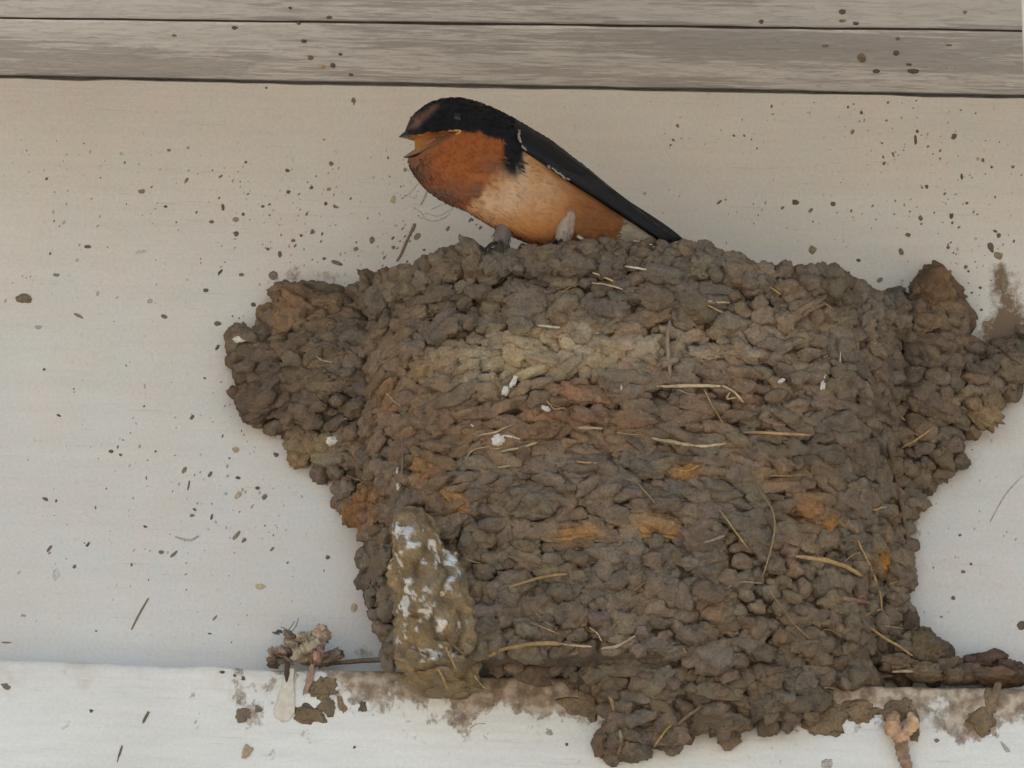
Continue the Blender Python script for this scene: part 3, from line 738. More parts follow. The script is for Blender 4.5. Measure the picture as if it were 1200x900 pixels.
for pts, w, c in [([(770, 453), (810, 452), (845, 452)], 2.6, PALE), ([(845, 452), (858, 458), (872, 472)], 1.8, PALE), ([(856, 460), (852, 468), (864, 466)], 1.4, PALE), ([(826, 456), (836, 478), (848, 499)], 1.2, OCH), ([(764, 513), (790, 519), (812, 522)], 3.0, PALE), ([(812, 522), (835, 522), (852, 520)], 2.2, PALE),
                  ([(872, 507), (910, 508), (950, 510)], 2.4, OCH), ([(597, 688), (630, 678), (664, 672)], 2.2, OCH), ([(567, 770), (595, 760), (630, 754), (662, 755)], 3.6, OCH), ([(660, 755), (675, 757), (694, 758)], 1.8, PALE), ([(933, 652), (958, 655), (985, 661), (1012, 676)], 3.8, OCH), ([(985, 661), (1008, 672), (1018, 684)], 2.0, BRN),
                  ([(842, 598), (860, 620), (876, 641)], 1.5, OCH), ([(878, 556), (892, 578), (908, 606), (905, 640), (893, 676)], 1.4, (.33, .24, .14)), ([(1003, 630), (1015, 655), (1030, 690), (1034, 716)], 1.8, OCH), ([(1034, 714), (1020, 718), (1012, 722)], 1.3, OCH), ([(974, 700), (998, 703), (1020, 707)], 3.8, (.27, .15, .1)), ([(1012, 730), (1040, 750), (1070, 768)], 2.2, OCH),
                  ([(586, 530), (608, 525), (630, 519)], 1.8, PALE), ([(584, 548), (598, 546)], 2.0, PALE), ([(630, 382), (642, 383), (656, 383)], 2.0, WHI), ([(732, 312), (752, 315), (776, 316)], 1.5, WHI), ([(694, 320), (708, 324), (719, 329)], 1.6, PALE), ([(695, 331), (715, 335), (730, 340)], 1.4, PALE), ([(824, 353), (840, 354), (856, 355)], 1.5, PALE), ([(822, 355), (838, 362), (848, 366)], 1.4, OCH),
                  ([(822, 826), (800, 844), (772, 868)], 2.8, (.27, .19, .125)), ([(790, 846), (776, 862), (766, 876)], 1.8, OCH), ([(713, 815), (719, 826), (722, 838)], 2.8, OCH), ([(727, 855), (727, 868), (724, 884)], 2.4, PALE), ([(1092, 502), (1075, 514), (1056, 526)], 1.6, OCH), ([(678, 502), (692, 502), (706, 502)], 2.4, PALE), ([(675, 541), (700, 542)], 1.8, OCH), ([(704, 440), (708, 455), (710, 470)], 1.5, BRN),
                  ([(790, 548), (805, 552), (820, 545)], 1.0, OCH), ([(900, 558), (930, 557), (955, 556)], 1.6, OCH), ([(640, 470), (650, 480), (662, 478)], 1.0, OCH), ([(1040, 520), (1052, 570), (1060, 610), (1066, 648)], 4.0, (.17, .12, .08)), ([(560, 510), (580, 506), (600, 498)], 1.6, PALE), ([(545, 540), (555, 528), (575, 522)], 1.2, PALE), ([(820, 636), (838, 632), (850, 628)], 2.4, (.3, .24, .18)),
                  ([(850, 690), (870, 682), (894, 684)], 1.6, (.3, .24, .17)), ([(705, 760), (725, 756), (745, 745)], 2.2, (.4, .3, .22)), ([(470, 505), (472, 540), (468, 570)], 1.6, (.26, .19, .12)), ([(452, 460), (462, 470), (470, 476)], 1.1, WHI), ([(1022, 598), (1030, 596), (1040, 594)], 1.8, OCH), ([(960, 350), (975, 362), (985, 380)], 1.2, OCH), ([(785, 375), (782, 400), (786, 440)], 3.4, (.27, .21, .155)), ([(370, 418), (378, 423), (390, 425)], 1.0, WHI),
                  ([(985, 412), (984, 424), (982, 434)], 1.0, WHI), ([(900, 690), (930, 730), (948, 748)], .9, OCH), ([(1042, 470), (1052, 485), (1060, 492)], 2.0, OCH), ([(740, 560), (755, 575), (768, 590)], .8, OCH), ([(690, 735), (700, 742), (706, 752)], 1.0, PALE), ([(800, 760), (812, 776), (806, 790)], 1.0, OCH), ([(620, 730), (640, 736), (655, 742)], 1.0, OCH), ([(880, 330), (900, 336), (915, 345)], 1.2, OCH)]:
    streak(pts, w, c, 'grass_stem')
fine = []
for _ in range(70):
    x, y = RNG.uniform(300, 1150), RNG.uniform(320, 850)
    q = on_mud(x, y, .0)
    if -q[1] < .012: continue
    L = RNG.uniform(6, 26); w = RNG.normal(0, .5) + (math.pi if RNG.random() < .5 else 0); bend = RNG.normal(0, 2)
    pts = [(x, y), (x + L * math.cos(w) / 2 + bend * .3, y + L * math.sin(w) / 2 + bend), (x + L * math.cos(w), y + L * math.sin(w))]
    Pq = spline([on_mud(a, b, .0035) for a, b in pts], 8)
    V, Fc = tube(Pq, RNG.uniform(.35, .65) / 2400, 5)
    fine.append((V, Fc, np.array([PALE, OCH, BRN, OCH][RNG.integers(4)]) * RNG.uniform(.6, 1.0)))
V, Fc, C = join(fine); o = mesh_obj('grass_fibres', V, Fc, STRAW, nest, col=C); o['kind'] = 'stuff'

# white droppings on the nest
for (x, y, rx, ry, rot) in [(592, 459, 4.5, 6, 0), (602, 447, 3.4, 8, 20), (640, 479, 5.5, 3.6, 25), (585, 516, 8.5, 7, 0), (600, 512, 9, 1.6, 12), (964, 452, 3, 7, 10), (965, 440, 2.5, 4, 0), (915, 447, 5, 2.8, -30), (729, 455, 2.2, 5, 0), (467, 568, 3, 6, 15), (466, 552, 2, 5, 0), (390, 516, 8, 5, -25), (1024, 640, 4, 4, 30), (555, 500, 6, 2, 30),
                            (282, 398, 8, 4, 0), (1068, 648, 7, 5, 0)]:
    lump(x, y, rx * .8, ry * .8, (.70, .69, .66), rot, .0024, 'white_dropping', .2, nest, WHITE, 3, .55)

# mud column with droppings at the lower left of the nest
WSPOT = [(472, 622, 10, 5), (511, 640, 4, 10), (471, 660, 8, 4), (490, 677, 9, 6), (502, 690, 10, 5), (497, 708, 7, 8), (510, 712, 10, 6), (476, 716, 4, 15), (505, 722, 6, 8), (518, 731, 5, 5), (545, 705, 4, 7), (513, 766, 11, 3.5), (464, 752, 3.5, 8), (527, 650, 4, 8), (470, 680, 3.5, 7), (523, 690, 5, 4), (545, 735, 2.5, 4), (497, 658, 4, 4), (482, 640, 6, 4), (487, 740, 4, 5), (535, 672, 3, 6)]
def column():
    n, k = 150, 150
    ctr = spline([(478, 604), (487, 630), (499, 670), (508, 712), (513, 754), (516, 794), (524, 822)], n)
    hw = spline(np.array([[25], [31], [38], [42], [45], [42], [26]]), n)[:, 0]
    dd = spline(np.array([[.082], [.086], [.084], [.079], [.072], [.062], [.044]]), n)[:, 0]
    rows = []
    for i in range(n):
        c = at(ctr[i, 0], ctr[i, 1], dd[i] - .022); w = hw[i] / 2400
        if i in (0, n - 1): w *= .4
        a = np.linspace(0, 2 * math.pi, k, endpoint=False)
        rows.append(np.stack([c[0] + w * np.sign(np.cos(a)) * np.abs(np.cos(a)) ** .85, c[1] + .024 * min(1, w / .014) * np.sin(a), np.full(k, c[2])], -1))
    V = np.array(rows).reshape(-1, 3)
    d = V - np.repeat(np.array(rows).mean(1), k, 0); nn = d / (np.linalg.norm(d, axis=1, keepdims=True) + 1e-9)
    warp = V + .006 * np.stack([vnoise(V * 60, 1), vnoise(V * 60, 2), vnoise(V * 60, 3)], -1)
    r = .0075 * fbm(warp * np.array([55, 55, 40]), 91, 2) + .0034 * fbm(warp * 150, 92, 3) + .0010 * vnoise(V * 500, 94)
    ridge = -(1 - np.abs(vnoise(warp * np.array([95, 95, 60]), 95))) ** 4 * .0042
    V = V + nn * (r + ridge)[:, None]
    c0 = np.array([.29, .22, .135]) * (1 + .3 * fbm(V * 120, 96)[:, None] + .25 * ridge[:, None] / .0042) + fbm(V * 60, 98)[:, None] * np.array([.04, .015, -.01])
    px, py = proj(V)
    base = np.zeros(len(V))
    px = px + 9 * fbm(V * 110, 121, 3); py = py + 9 * fbm(V * 110, 131, 3)
    for (x, y, rx, ry) in WSPOT[::1]: base = np.maximum(base, np.exp(-((px - x) / (1.25 * rx)) ** 2 - ((py - y) / (1.25 * ry)) ** 2))
    wmask = smooth(.56, .80, base * .52 + .27 + .95 * fbm(V * np.array([300, 300, 170]), 93, 4) - .12 * (base < .05) - .2 * (base < .01)) * (V[:, 1] < -.04)
    C = c0 * (1 - wmask[:, None]) + np.array([.66, .65, .62]) * wmask[:, None]
    V = V + nn * (wmask * .0004)[:, None]
    return mesh_obj('mud_column', V, grid_faces(n, k, True), MUD, nest, col=C)
col_o = column()
col_o['label'] = 'upright mud column streaked with white droppings'
Vcol = np.array([v.co for v in col_o.data.vertices]); cpx, cpy = proj(Vcol)
def on_col(x, y, lift):
    k = np.where((np.abs(cpx - x) < 5) & (np.abs(cpy - y) < 7) & (Vcol[:, 1] < -.04))[0]
    D = -np.median(Vcol[k, 1]) if len(k) else .06
    return at(x, y, D + lift)
for (p, w, c) in [([(510, 678), (518, 696)], 3.6, (.55, .40, .22)), ([(522, 758), (530, 775), (536, 788)], 1.4, OCH), ([(512, 782), (518, 792), (524, 806)], 1.4, OCH), ([(534, 648), (530, 656)], 2.2, PALE), ([(520, 740), (530, 755), (545, 768)], 1.2, BRN), ([(480, 655), (486, 664), (490, 672)], 1.6, PALE), ([(556, 792), (562, 800), (568, 806)], 1.0, PALE)]:
    Pq = spline([on_col(x, y, .0006) for x, y in p], 10); V, Fc = tube(Pq, w / 2400, 6)
    mesh_obj('grass_stem', V, Fc, STRAW, col_o, col=np.array(c))
V, Fc = blob(on_col(490, 625, -.001), (0, -1, 0), 16 / 2350, 8 / 2350, .004, math.radians(20), 3, .25, .1)
mesh_obj('mud_shard', V, Fc, MUD, col_o, col=np.array([.50, .30, .17]))

# ------------------------------------------------------------------ dabs and debris on the ledge
def dab(px, py, rx, ry, c, rot=0, th=.0016, mat=MUD, parent=ledge, name='mud_dab', rough=.55):
    V, Fc = blob(at(px, py, LF), (0, -1, 0), rx / 2380, ry / 2380, th, math.radians(-rot), 3, rough, .22)
    return mesh_obj(name, V, Fc, mat, parent, col=np.broadcast_to(np.array(c, float), V.shape))
for q in [(286, 839, 9, 7, MD, 0), (302, 831, 4.5, 5, MD, 0), (425, 828, 4.5, 6.5, DK, 0), (379, 808, 17, 14, (.24, .18, .115), 0), (360, 836, 19, 9, (.21, .155, .1), 10), (382, 830, 8, 8, (.21, .155, .1), 0), (686, 824, 27, 17, (.27, .2, .125), 10), (970, 842, 22, 17, (.25, .185, .115), 0), (1008, 835, 24, 11, (.25, .185, .115), 0), (1146, 846, 15, 13, (.23, .165, .1), 0), (1164, 820, 8, 14, (.26, .19, .12), 10),
          (1052, 832, 13, 11, (.2, .15, .1), -30), (1072, 850, 6, 14, (.22, .16, .1), 0), (400, 826, 4, 8, (.28, .2, .13), -20), (171, 840, 1.5, 6.5, MD, 20), (140, 883, 1.2, 7, MD, 15), (107, 833, 1.8, 2, DK, 0), (7, 804, 4, 3, MD, 20), (260, 788, 3, 1.6, DK, 0), (275, 792, 1.8, 1.6, DK, 0), (642, 858, 7, 3.2, GR, 10), (968, 895, 6, 5, GR, 0), (1178, 876, 1.8, 5, GR, -35), (415, 876, 1.5, 1.5, DK, 0), (1098, 868, 2, 2, MD, 0), (330, 775, 4, 3, DK, 0), (664, 872, 1.6, 1.6, DK, 0), (285, 795, 2, 2, DK, 0)]:
    px, py, rx, ry, c, rot = q
    dab(px, py, rx, ry, c, rot, .0003 + .0004 * min(1, min(rx, ry) / 12))
dab(289, 880, 4.5, 8, TN, 20, .001)
# white dropping trickle
P = spline([at(341, 783, LF + .0006), at(338, 800, LF + .0006), at(335, 820, LF + .0006), at(333, 836, LF + .0006), at(334, 845, LF + .0004)], 24)
R = spline(np.array([[4.], [6.5], [10.5], [12], [5]]), 24)[:, 0] / 2380
V, Fc = tube(P, R, 14, .16, nrm=(0, -1, 0)); V = V + .0005 * fbm(V * 250, 6)[:, None]
mesh_obj('white_dropping', V, Fc, mat_plain('cream_dropping', (.66, .60, .50), .7, .15, 300, .5), ledge)
V, Fc = tube(spline([at(337, 775, LF + .002), at(336, 788, LF + .002), at(336, 800, LF + .0010)], 10), np.array([2, 3, 3.2, 2.8, 3, 3.2, 2.6, 2, 1.4, .4]) / 2380, 8, .4); mesh_obj('dried_streak', V, Fc, SPECK, ledge, col=np.array([.09, .065, .05]))
V, Fc = tube(spline([at(366, 778, LF + .001), at(362, 800, LF + .001), at(355, 815, LF + .001)], 10), np.array([2, 3, 4, 3.6, 4.4, 3.2, 2.6, 3, 1.6, .4]) / 2380, 8, .2); mesh_obj('dried_streak', V, Fc, SPECK, ledge, col=np.array([.34, .24, .17]))

DEB = mat_plain('insect_husk', (.3, .2, .1), .6, .35, 350, .6, .3, True)
deb = thing('debris_clump', 'small knot of tan twisted husks and hair on the ledge left of the nest', 'debris')
def husk(pts, R, c, parent, name='husk', D=.016, seed=1, ring=.12):
    P = spline([at(x, y, D if len(z) == 0 else z[0]) for x, y, *z in pts], 22)
    Rr = spline(np.array(R, float)[:, None], 22)[:, 0] / 2400
    V, Fc = tube(P, Rr * (1 + ring * np.sin(np.arange(22) * 1.9)), 12, .85)
    V = V + .0013 * np.stack([fbm(V * 200, seed + q, 3) for q in range(3)], -1)
    cc_ = np.array(c) * (1 + .5 * fbm(V * 200, seed + 3)[:, None])
    return mesh_obj(name, V, Fc, DEB, parent, col=cc_)
husk([(378, 738), (376, 748), (371, 760), (367, 776)], [6, 7.5, 6, 3], (.40, .28, .19), deb, D=.020, seed=5, ring=.2)
husk([(341, 773), (350, 765), (362, 759), (374, 752)], [3, 6, 6.5, 4], (.50, .41, .28), deb, D=.024, seed=8, ring=.2)
husk([(322, 743), (326, 741), (331, 743)], [1, 2.4, 1], (.12, .1, .08), deb, D=.006, seed=12)
for n_, (x, y, rx, ry, rot, D, c) in enumerate([(330, 768, 15, 8, 25, .012, (.28, .21, .15)), (347, 756, 13, 8, 30, .014, (.34, .26, .18)), (360, 750, 10, 8, 0, .017, (.46, .37, .26)), (377, 742, 8, 8, 0, .019, (.42, .29, .2)), (360, 768, 14, 8, 0, .017, (.40, .30, .21)), (384, 770, 13, 7, -15, .015, (.22, .165, .12)), (322, 776, 8, 4, 0, .014, (.2, .15, .11)), (372, 768, 6, 10, 0, .022, (.33, .2, .15)), (340, 748, 7, 4, 40, .012, (.24, .18, .13))]):
    V, Fc = blob(at(x, y, D), (0, -1, .1), rx / 2400, ry / 2400, .0042, math.radians(-rot), 3, .55, .3)
    mesh_obj('husk', V, Fc, DEB, deb, col=np.array(c) * (1 + .7 * fbm(V * 260, n_ + 40)[:, None]))
for q in ([(332, 745), (340, 736), (345, 728)], [(338, 745), (335, 737), (329, 735)], [(340, 742), (346, 735), (350, 724)], [(345, 744), (340, 748), (335, 742)]):
    V, Fc = tube(spline([at(x, y, .012) for x, y in q], 10), .5 / 2400, 5); mesh_obj('hair', V, Fc, SPECK, deb, col=np.array([.2, .18, .16]))
case = thing('insect_case', 'orange brown twisted insect case hanging on the ledge front at right', 'insect case')
husk([(1052, 836, LF + .004), (1045, 848, LF + .005), (1052, 862, LF + .005), (1060, 872, LF + .004)], [5, 9, 8, 6], (.46, .28, .16), case, 'case_segment', seed=21)
husk([(1068, 838, LF + .004), (1070, 848, LF + .006), (1064, 858, LF + .006), (1058, 866, LF + .005)], [4, 7, 6, 4], (.52, .34, .2), case, 'case_segment', seed=22)
husk([(1054, 864, LF + .004), (1058, 880, LF + .004), (1062, 895, LF + .003), (1064, 906, LF + .003)], [8, 7, 6, 4], (.25, .16, .1), case, 'tail_segment', seed=23)
# bark strips lying on the ledge either side of the nest base
for nm, lab, pts, w, c in [('bark_strip', 'dark thin bark strip lying on the ledge left of the nest base', [(392, 777, .012), (430, 774, .016), (475, 772, .018)], 7.5, (.15, .105, .07)),
                           ('bark_strip', 'pale bleached bark chip on the ledge right of the nest base', [(1046, 787, .020), (1062, 786, .021), (1078, 788, .020)], 5, (.42, .33, .25)),
                           ('bark_strip', 'long dark bark strip on the ledge under the right nest edge', [(985, 792, .022), (1015, 794, .021), (1046, 792, .020)], 4, (.11, .08, .06))]:
    P = spline([at(*p) for p in pts], 18); V, Fc = tube(P, w / 2400 * (.7 + .3 * np.sin(np.linspace(.2, 2.9, 18))), 8, .4, nrm=(0, -.3, 1)); V = V + .0006 * fbm(V * 160, 3)[:, None]
    tag(mesh_obj(nm, V, Fc, DEB, col=np.array(c) * (1 + .4 * fbm(V * 150, 4)[:, None])), lab, 'bark')
# mud crumbs fallen in the ledge corner at right
clump = thing('mud_clump', 'dark crumbly mud clump on the ledge at the right edge', 'mud clump')
for (x, y, rx, ry, D, c) in [(1155, 776, 26, 12, .010, (.15, .095, .07)), (1178, 786, 22, 13, .012, (.13, .09, .065)), (1135, 790, 18, 10, .016, (.2, .14, .1)), (1165, 793, 26, 8, .018, (.17, .115, .08)), (1140, 778, 12, 10, .008, (.16, .1, .075)), (1192, 794, 16, 8, .016, (.12, .085, .06))]:
    V, Fc = blob(at(x, y, D), (0, -1, .2), rx / 2400, ry / 2400, .006, 0, 3, .3, .2); mesh_obj('mud_crumb', V, Fc, MUD, clump, col=np.array(c))
foot = thing('mud_clump', 'greenish brown mud heap where the nest base meets wall and ledge at right', 'mud clump')
for (x, y, rx, ry, D, c) in [(1080, 755, 18, 16, .016, (.15, .115, .07)), (1095, 768, 16, 14, .014, (.16, .12, .075)), (1110, 784, 18, 12, .014, (.2, .15, .095)), (1068, 735, 10, 18, .014, (.12, .085, .06)), (1085, 788, 22, 9, .019, (.22, .165, .11)), (1120, 793, 16, 7, .018, (.2, .145, .095)), (1052, 778, 22, 10, .020, (.2, .145, .1))]:
    V, Fc = blob(at(x, y, D), (0, -1, .2), rx / 2400, ry / 2400, .007, 0, 3, .3, .2); mesh_obj('mud_crumb', V, Fc, MUD, foot, col=np.array(c))

# ------------------------------------------------------------------ the swallow
bird = thing('barn_swallow', 'black and rusty orange barn swallow with open bill perched on the nest rim', 'bird')
YAW = math.radians(22)
def Yb(px): return .092 - math.tan(YAW) * (px - 615) / 2400.
Wd = -cf * math.cos(YAW) + cr * math.sin(YAW); Wd /= np.linalg.norm(Wd)
def BP(px, py, f=0.0): return at(px, py, Yb(px)) + Wd * f
UP = np.array([(474, 158), (479, 147), (487, 134), (503, 121.5), (522, 115.5), (541, 115.5), (567, 123), (592, 134.5), (617, 149), (643, 165), (668, 184), (690, 201), (712, 220), (738, 241), (766, 263), (788, 279)], float)
LO = np.array([(478, 170), (484, 186), (486, 200), (493, 212), (505, 225), (524, 238), (546, 247), (567, 259), (589, 271), (611, 281), (635, 290), (663, 297), (695, 298), (728, 294), (757, 290), (780, 287)], float)
HW = np.array([3.5, 7.5, 10.5, 13, 14.5, 15.2, 16.0, 17.2, 18.4, 18.8, 18.0, 16.0, 12.8, 9.5, 6.5, 3.0]) / 1000.
NS, NR = 200, 128
uS, lS = spline(UP, NS), spline(LO, NS); hS = spline(HW[:, None], NS)[:, 0]
ang = np.linspace(0, 2 * math.pi, NR, endpoint=False)
CLb = {'black': (.0062, .0064, .0085), 'rust': (.30, .085, .022), 'buff': (.47, .205, .068), 'pale': (.60, .44, .29), 'flank': (.23, .085, .03), 'white': (.40, .33, .25), 'dusk': (.10, .072, .055), 'fore': (.21, .105, .075), 'mouth': (.36, .15, .045)}
CLb = {k: np.array(v) for k, v in CLb.items()}
def pin(x, y, poly):
    P = np.stack([x, y], -1); return inside_dist(P, np.array(poly, float))
POLY_CAP = [(466, 100), (470, 158), (482, 160), (500, 157), (524, 155), (535, 157), (548, 156), (557, 161), (567, 165), (577, 163), (572, 184), (572, 197), (579, 205), (588, 211), (594, 200), (598, 184), (600, 176), (640, 205), (700, 238), (760, 275), (850, 290), (820, 200), (640, 90)]
POLY_MOUTH = [(470, 160), (500, 157.5), (523, 155), (514, 162), (500, 172), (482, 184), (470, 184)]
def bird_col(x, y, seed=0):
    sh = (x.shape[0], 1)
    w = fbm(np.stack([x / 9, y / 9, x * 0], -1), 71, 3); w2 = fbm(np.stack([x / 3.2 + y / 8, y / 14 - x / 30, x * 0], -1), 72, 2)
    xx, yy = x + 3 * w, y + 3 * w2
    d = (xx - 480) * .56 + (yy - 150) * .83           # towards the belly
    C = np.broadcast_to(CLb['buff'], (len(x), 3)).copy()
    def over(m, c):
        nonlocal C
        m = np.clip(m, 0, 1)[:, None]; C = C * (1 - m) + c * m
    over(smooth(600, 690, xx + .35 * (yy - 240)) * .95, CLb['flank'])
    over(np.exp(-((xx - 572) / 34) ** 2 - ((yy - 237) / 20) ** 2) * .65, CLb['pale'])
    over(np.exp(-((xx - 590) / 14) ** 2 - ((yy - 205) / 28) ** 2) * .7, CLb['pale'])
    over(np.exp(-((xx - 622) / 20) ** 2 - ((yy - 225) / 25) ** 2) * .35, CLb['pale'])
    t = smooth(8, -8, xx + .62 * (yy - 190) - 575)
    over(t, CLb['rust'])
    over(smooth(0, 16, 222 - yy + (xx - 560) * .3) * smooth(590, 560, xx) * np.exp(-((xx - 545) / 24) ** 2 - ((yy - 218) / 10) ** 2) * .5, CLb['buff'])
    # dusky breast front
    over(np.exp(-((xx - 506) / 34) ** 2 - ((yy - 232) / 17) ** 2) * .85, CLb['dusk'])
    over(np.exp(-((xx - 487) / 10) ** 2 - ((yy - 205) / 24) ** 2) * .75, CLb['dusk'])
    over(np.exp(-((xx - 545) / 7) ** 2 - ((yy - 224) / 7) ** 2) * .7, CLb['dusk'])
    over(np.exp(-((xx - 566) / 16) ** 2 - ((yy - 198) / 12) ** 2) * .5, CLb['dusk'])
    # vent and under tail
    over(smooth(-3, 3, pin(xx, yy, [(719, 256), (735, 262), (760, 280), (775, 300), (716, 300), (714, 275)])), CLb['white'])
    sft = 1.8 + 4.5 * smooth(170, 205, yy) * smooth(604, 594, xx)
    pc = pin(xx + 2.5 * w2, yy + 2 * w, POLY_CAP); over(smooth(-1, 1, pc / sft), CLb['black'])
    over(smooth(-2.5, 4, pin(xx, yy, [(475, 151), (479, 143), (489, 133), (500, 125), (507, 125), (501, 133), (491, 142), (483, 150)])) * (.75 + .4 * w2), CLb['fore'])
    over(smooth(-.8, .8, pin(x, y, POLY_MOUTH)), CLb['mouth'])
    C *= (1 + .07 * w2 + .08 * w)[:, None]
    return C
rows = []; PX = []; PY = []
for i in range(NS):
    c2 = (uS[i] + lS[i]) / 2; hv = (uS[i] - lS[i]) / 2
    ca, sa = np.cos(ang), np.sin(ang)
    va = np.sign(ca) * np.abs(ca) ** .94; wa = np.sign(sa) * np.abs(sa) ** .94
    px = c2[0] + hv[0] * va; py = c2[1] + hv[1] * va
    f = hS[i] * wa
    inm = smooth(-1.2, 2.0, pin(px, py, POLY_MOUTH))
    px0, py0 = px, py
    px = px + inm * np.maximum(0, 489 - px) * .95
    f = f * (1 - .72 * inm)
    base = np.array([BP(a, b) for a, b in zip(px, py)])
    rows.append(base + f[:, None] * Wd); PX.append(px0); PY.append(py0)
Vb = np.array(rows); PX = np.array(PX); PY = np.array(PY)
bn = fbm(np.stack([PX / 26, PY / 26, np.sign(np.sin(ang))[None] * 3 + PX * 0], -1), 81, 3)
Vb = Vb + (np.sin(ang)[None, :] * bn * .0009)[..., None] * Wd
Vf = Vb.reshape(-1, 3); Cb = bird_col(PX.ravel(), PY.ravel())
Fb = grid_faces(NS, NR, True)
c0 = Vb[0].mean(0); c1 = Vb[-1].mean(0)
Vall = np.concatenate([Vf, [c0, c1]]); nb = NS * NR
cap0 = [(nb, j, (j + 1) % NR) for j in range(NR)]; cap1 = [(nb + 1, nb - NR + (j + 1) % NR, nb - NR + j) for j in range(NR)]
Call = np.concatenate([Cb, [CLb['mouth'], CLb['black']]])
kf = NT('plumage'); kp = kf.pos((1, 1, 1))
kn = kf.noise(kp, 420, 4, .6); kn2 = kf.noise(kf.pos((.6, .6, 1.6)), 900, 3, .6)
kc = kf.mix(1.0, attr(kf, 'Col'), kf.ramp(kn, [(.3, (.92, .92, .92)), (.7, (1.08, 1.08, 1.08))]), 'MULTIPLY')
PLUM = kf.done(kc, .75, kf.bump(kn2, .2, .0005, kf.bump(kn, .2, .0008)), .18)
PLUM.node_tree.nodes['Principled BSDF'].inputs['Sheen Weight'].default_value = .04
PLUM.node_tree.nodes['Principled BSDF'].inputs['Sheen Roughness'].default_value = .6
body = mesh_obj('body', Vall, [tuple(f) for f in Fb.tolist()] + cap0 + cap1, PLUM, bird, col=Call)

# short feathers lying over the body
sn = np.cross(np.roll(Vb, -1, 1) - np.roll(Vb, 1, 1), np.gradient(Vb, axis=0)); sn /= np.linalg.norm(sn, axis=2, keepdims=True) + 1e-12
if (sn[60, NR // 4] @ Wd) < 0: sn = -sn
tg = np.gradient(Vb, axis=0); tg /= np.linalg.norm(tg, axis=2, keepdims=True) + 1e-12
fe_v = []; fe_f = []; fe_c = []; o = 0
for _ in range(7000):
    i = RNG.integers(22, NS - 12); j = RNG.integers(NR)
    if pin(PX[i, j:j + 1], PY[i, j:j + 1], POLY_MOUTH)[0] > -2.0: continue
    p = Vb[i, j]; n = sn[i, j]; t = tg[i, j] + RNG.normal(0, .12, 3); t -= (t @ n) * n; t /= np.linalg.norm(t)
    s = np.cross(n, t); head = smooth(560, 500, PX[i, j])
    L = RNG.uniform(.0024, .0044) * (1 - .45 * head); w = RNG.uniform(.0003, .0006)
    lift = RNG.uniform(.0001, .0006)
    p = p - n * .0003
    fe_v += [p - s * w, p + s * w, p + t * L * .6 + n * (lift + .0003) + s * w * .9, p + t * L + n * lift, p + t * L * .6 + n * (lift + .0003) - s * w * .9]
    fe_f.append((o, o + 1, o + 2, o + 3, o + 4)); o += 5
    c = Cb.reshape(NS, NR, 3)[i, j] * RNG.uniform(.93, 1.08)
    fe_c += [c] * 5
o = mesh_obj('contour_feathers', np.array(fe_v), np.array(fe_f, np.int32), PLUM, bird, col=np.array(fe_c)); o['kind'] = 'stuff'

# folded wings
kw = NT('wing_plumage'); wp = kw.pos(); wn_ = kw.noise(wp, 350, 4, .6)
kcol = kw.mix(1.0, attr(kw, 'Col'), kw.ramp(wn_, [(.3, (.75, .75, .75)), (.7, (1.3, 1.3, 1.3))]), 'MULTIPLY')
WINGM = kw.done(kcol, .5, kw.bump(wn_, .25, .0008), .3)
WU = np.array([(590, 146), (600, 142), (617, 151), (643, 167), (668, 185), (690, 200), (712, 218), (738, 238), (766, 259), (799, 281)], float)
WL = np.array([(592, 158), (596, 176), (613, 189), (632, 203), (648, 214), (664, 223), (693, 240), (719, 255), (746, 271), (768, 287)], float)
def body_f(px, py):
    k = np.argmin(np.abs((uS + lS)[:, 0] / 2 - px) + 0 * uS[:, 0])
    # nearest chord
    best = 0
    dmin = 1e9
    a = lS; b = uS; e = b - a
    t = ((px - a[:, 0]) * e[:, 0] + (py - a[:, 1]) * e[:, 1]) / (e ** 2).sum(1)
    q = a + np.clip(t, 0, 1)[:, None] * e
    dd = (q[:, 0] - px) ** 2 + (q[:, 1] - py) ** 2
    k = int(np.argmin(dd)); s = 2 * np.clip(t[k], 0, 1) - 1
    return hS[k] * math.sqrt(max(0, 1 - s * s))
BLK = np.array([.0065, .0068, .0090])
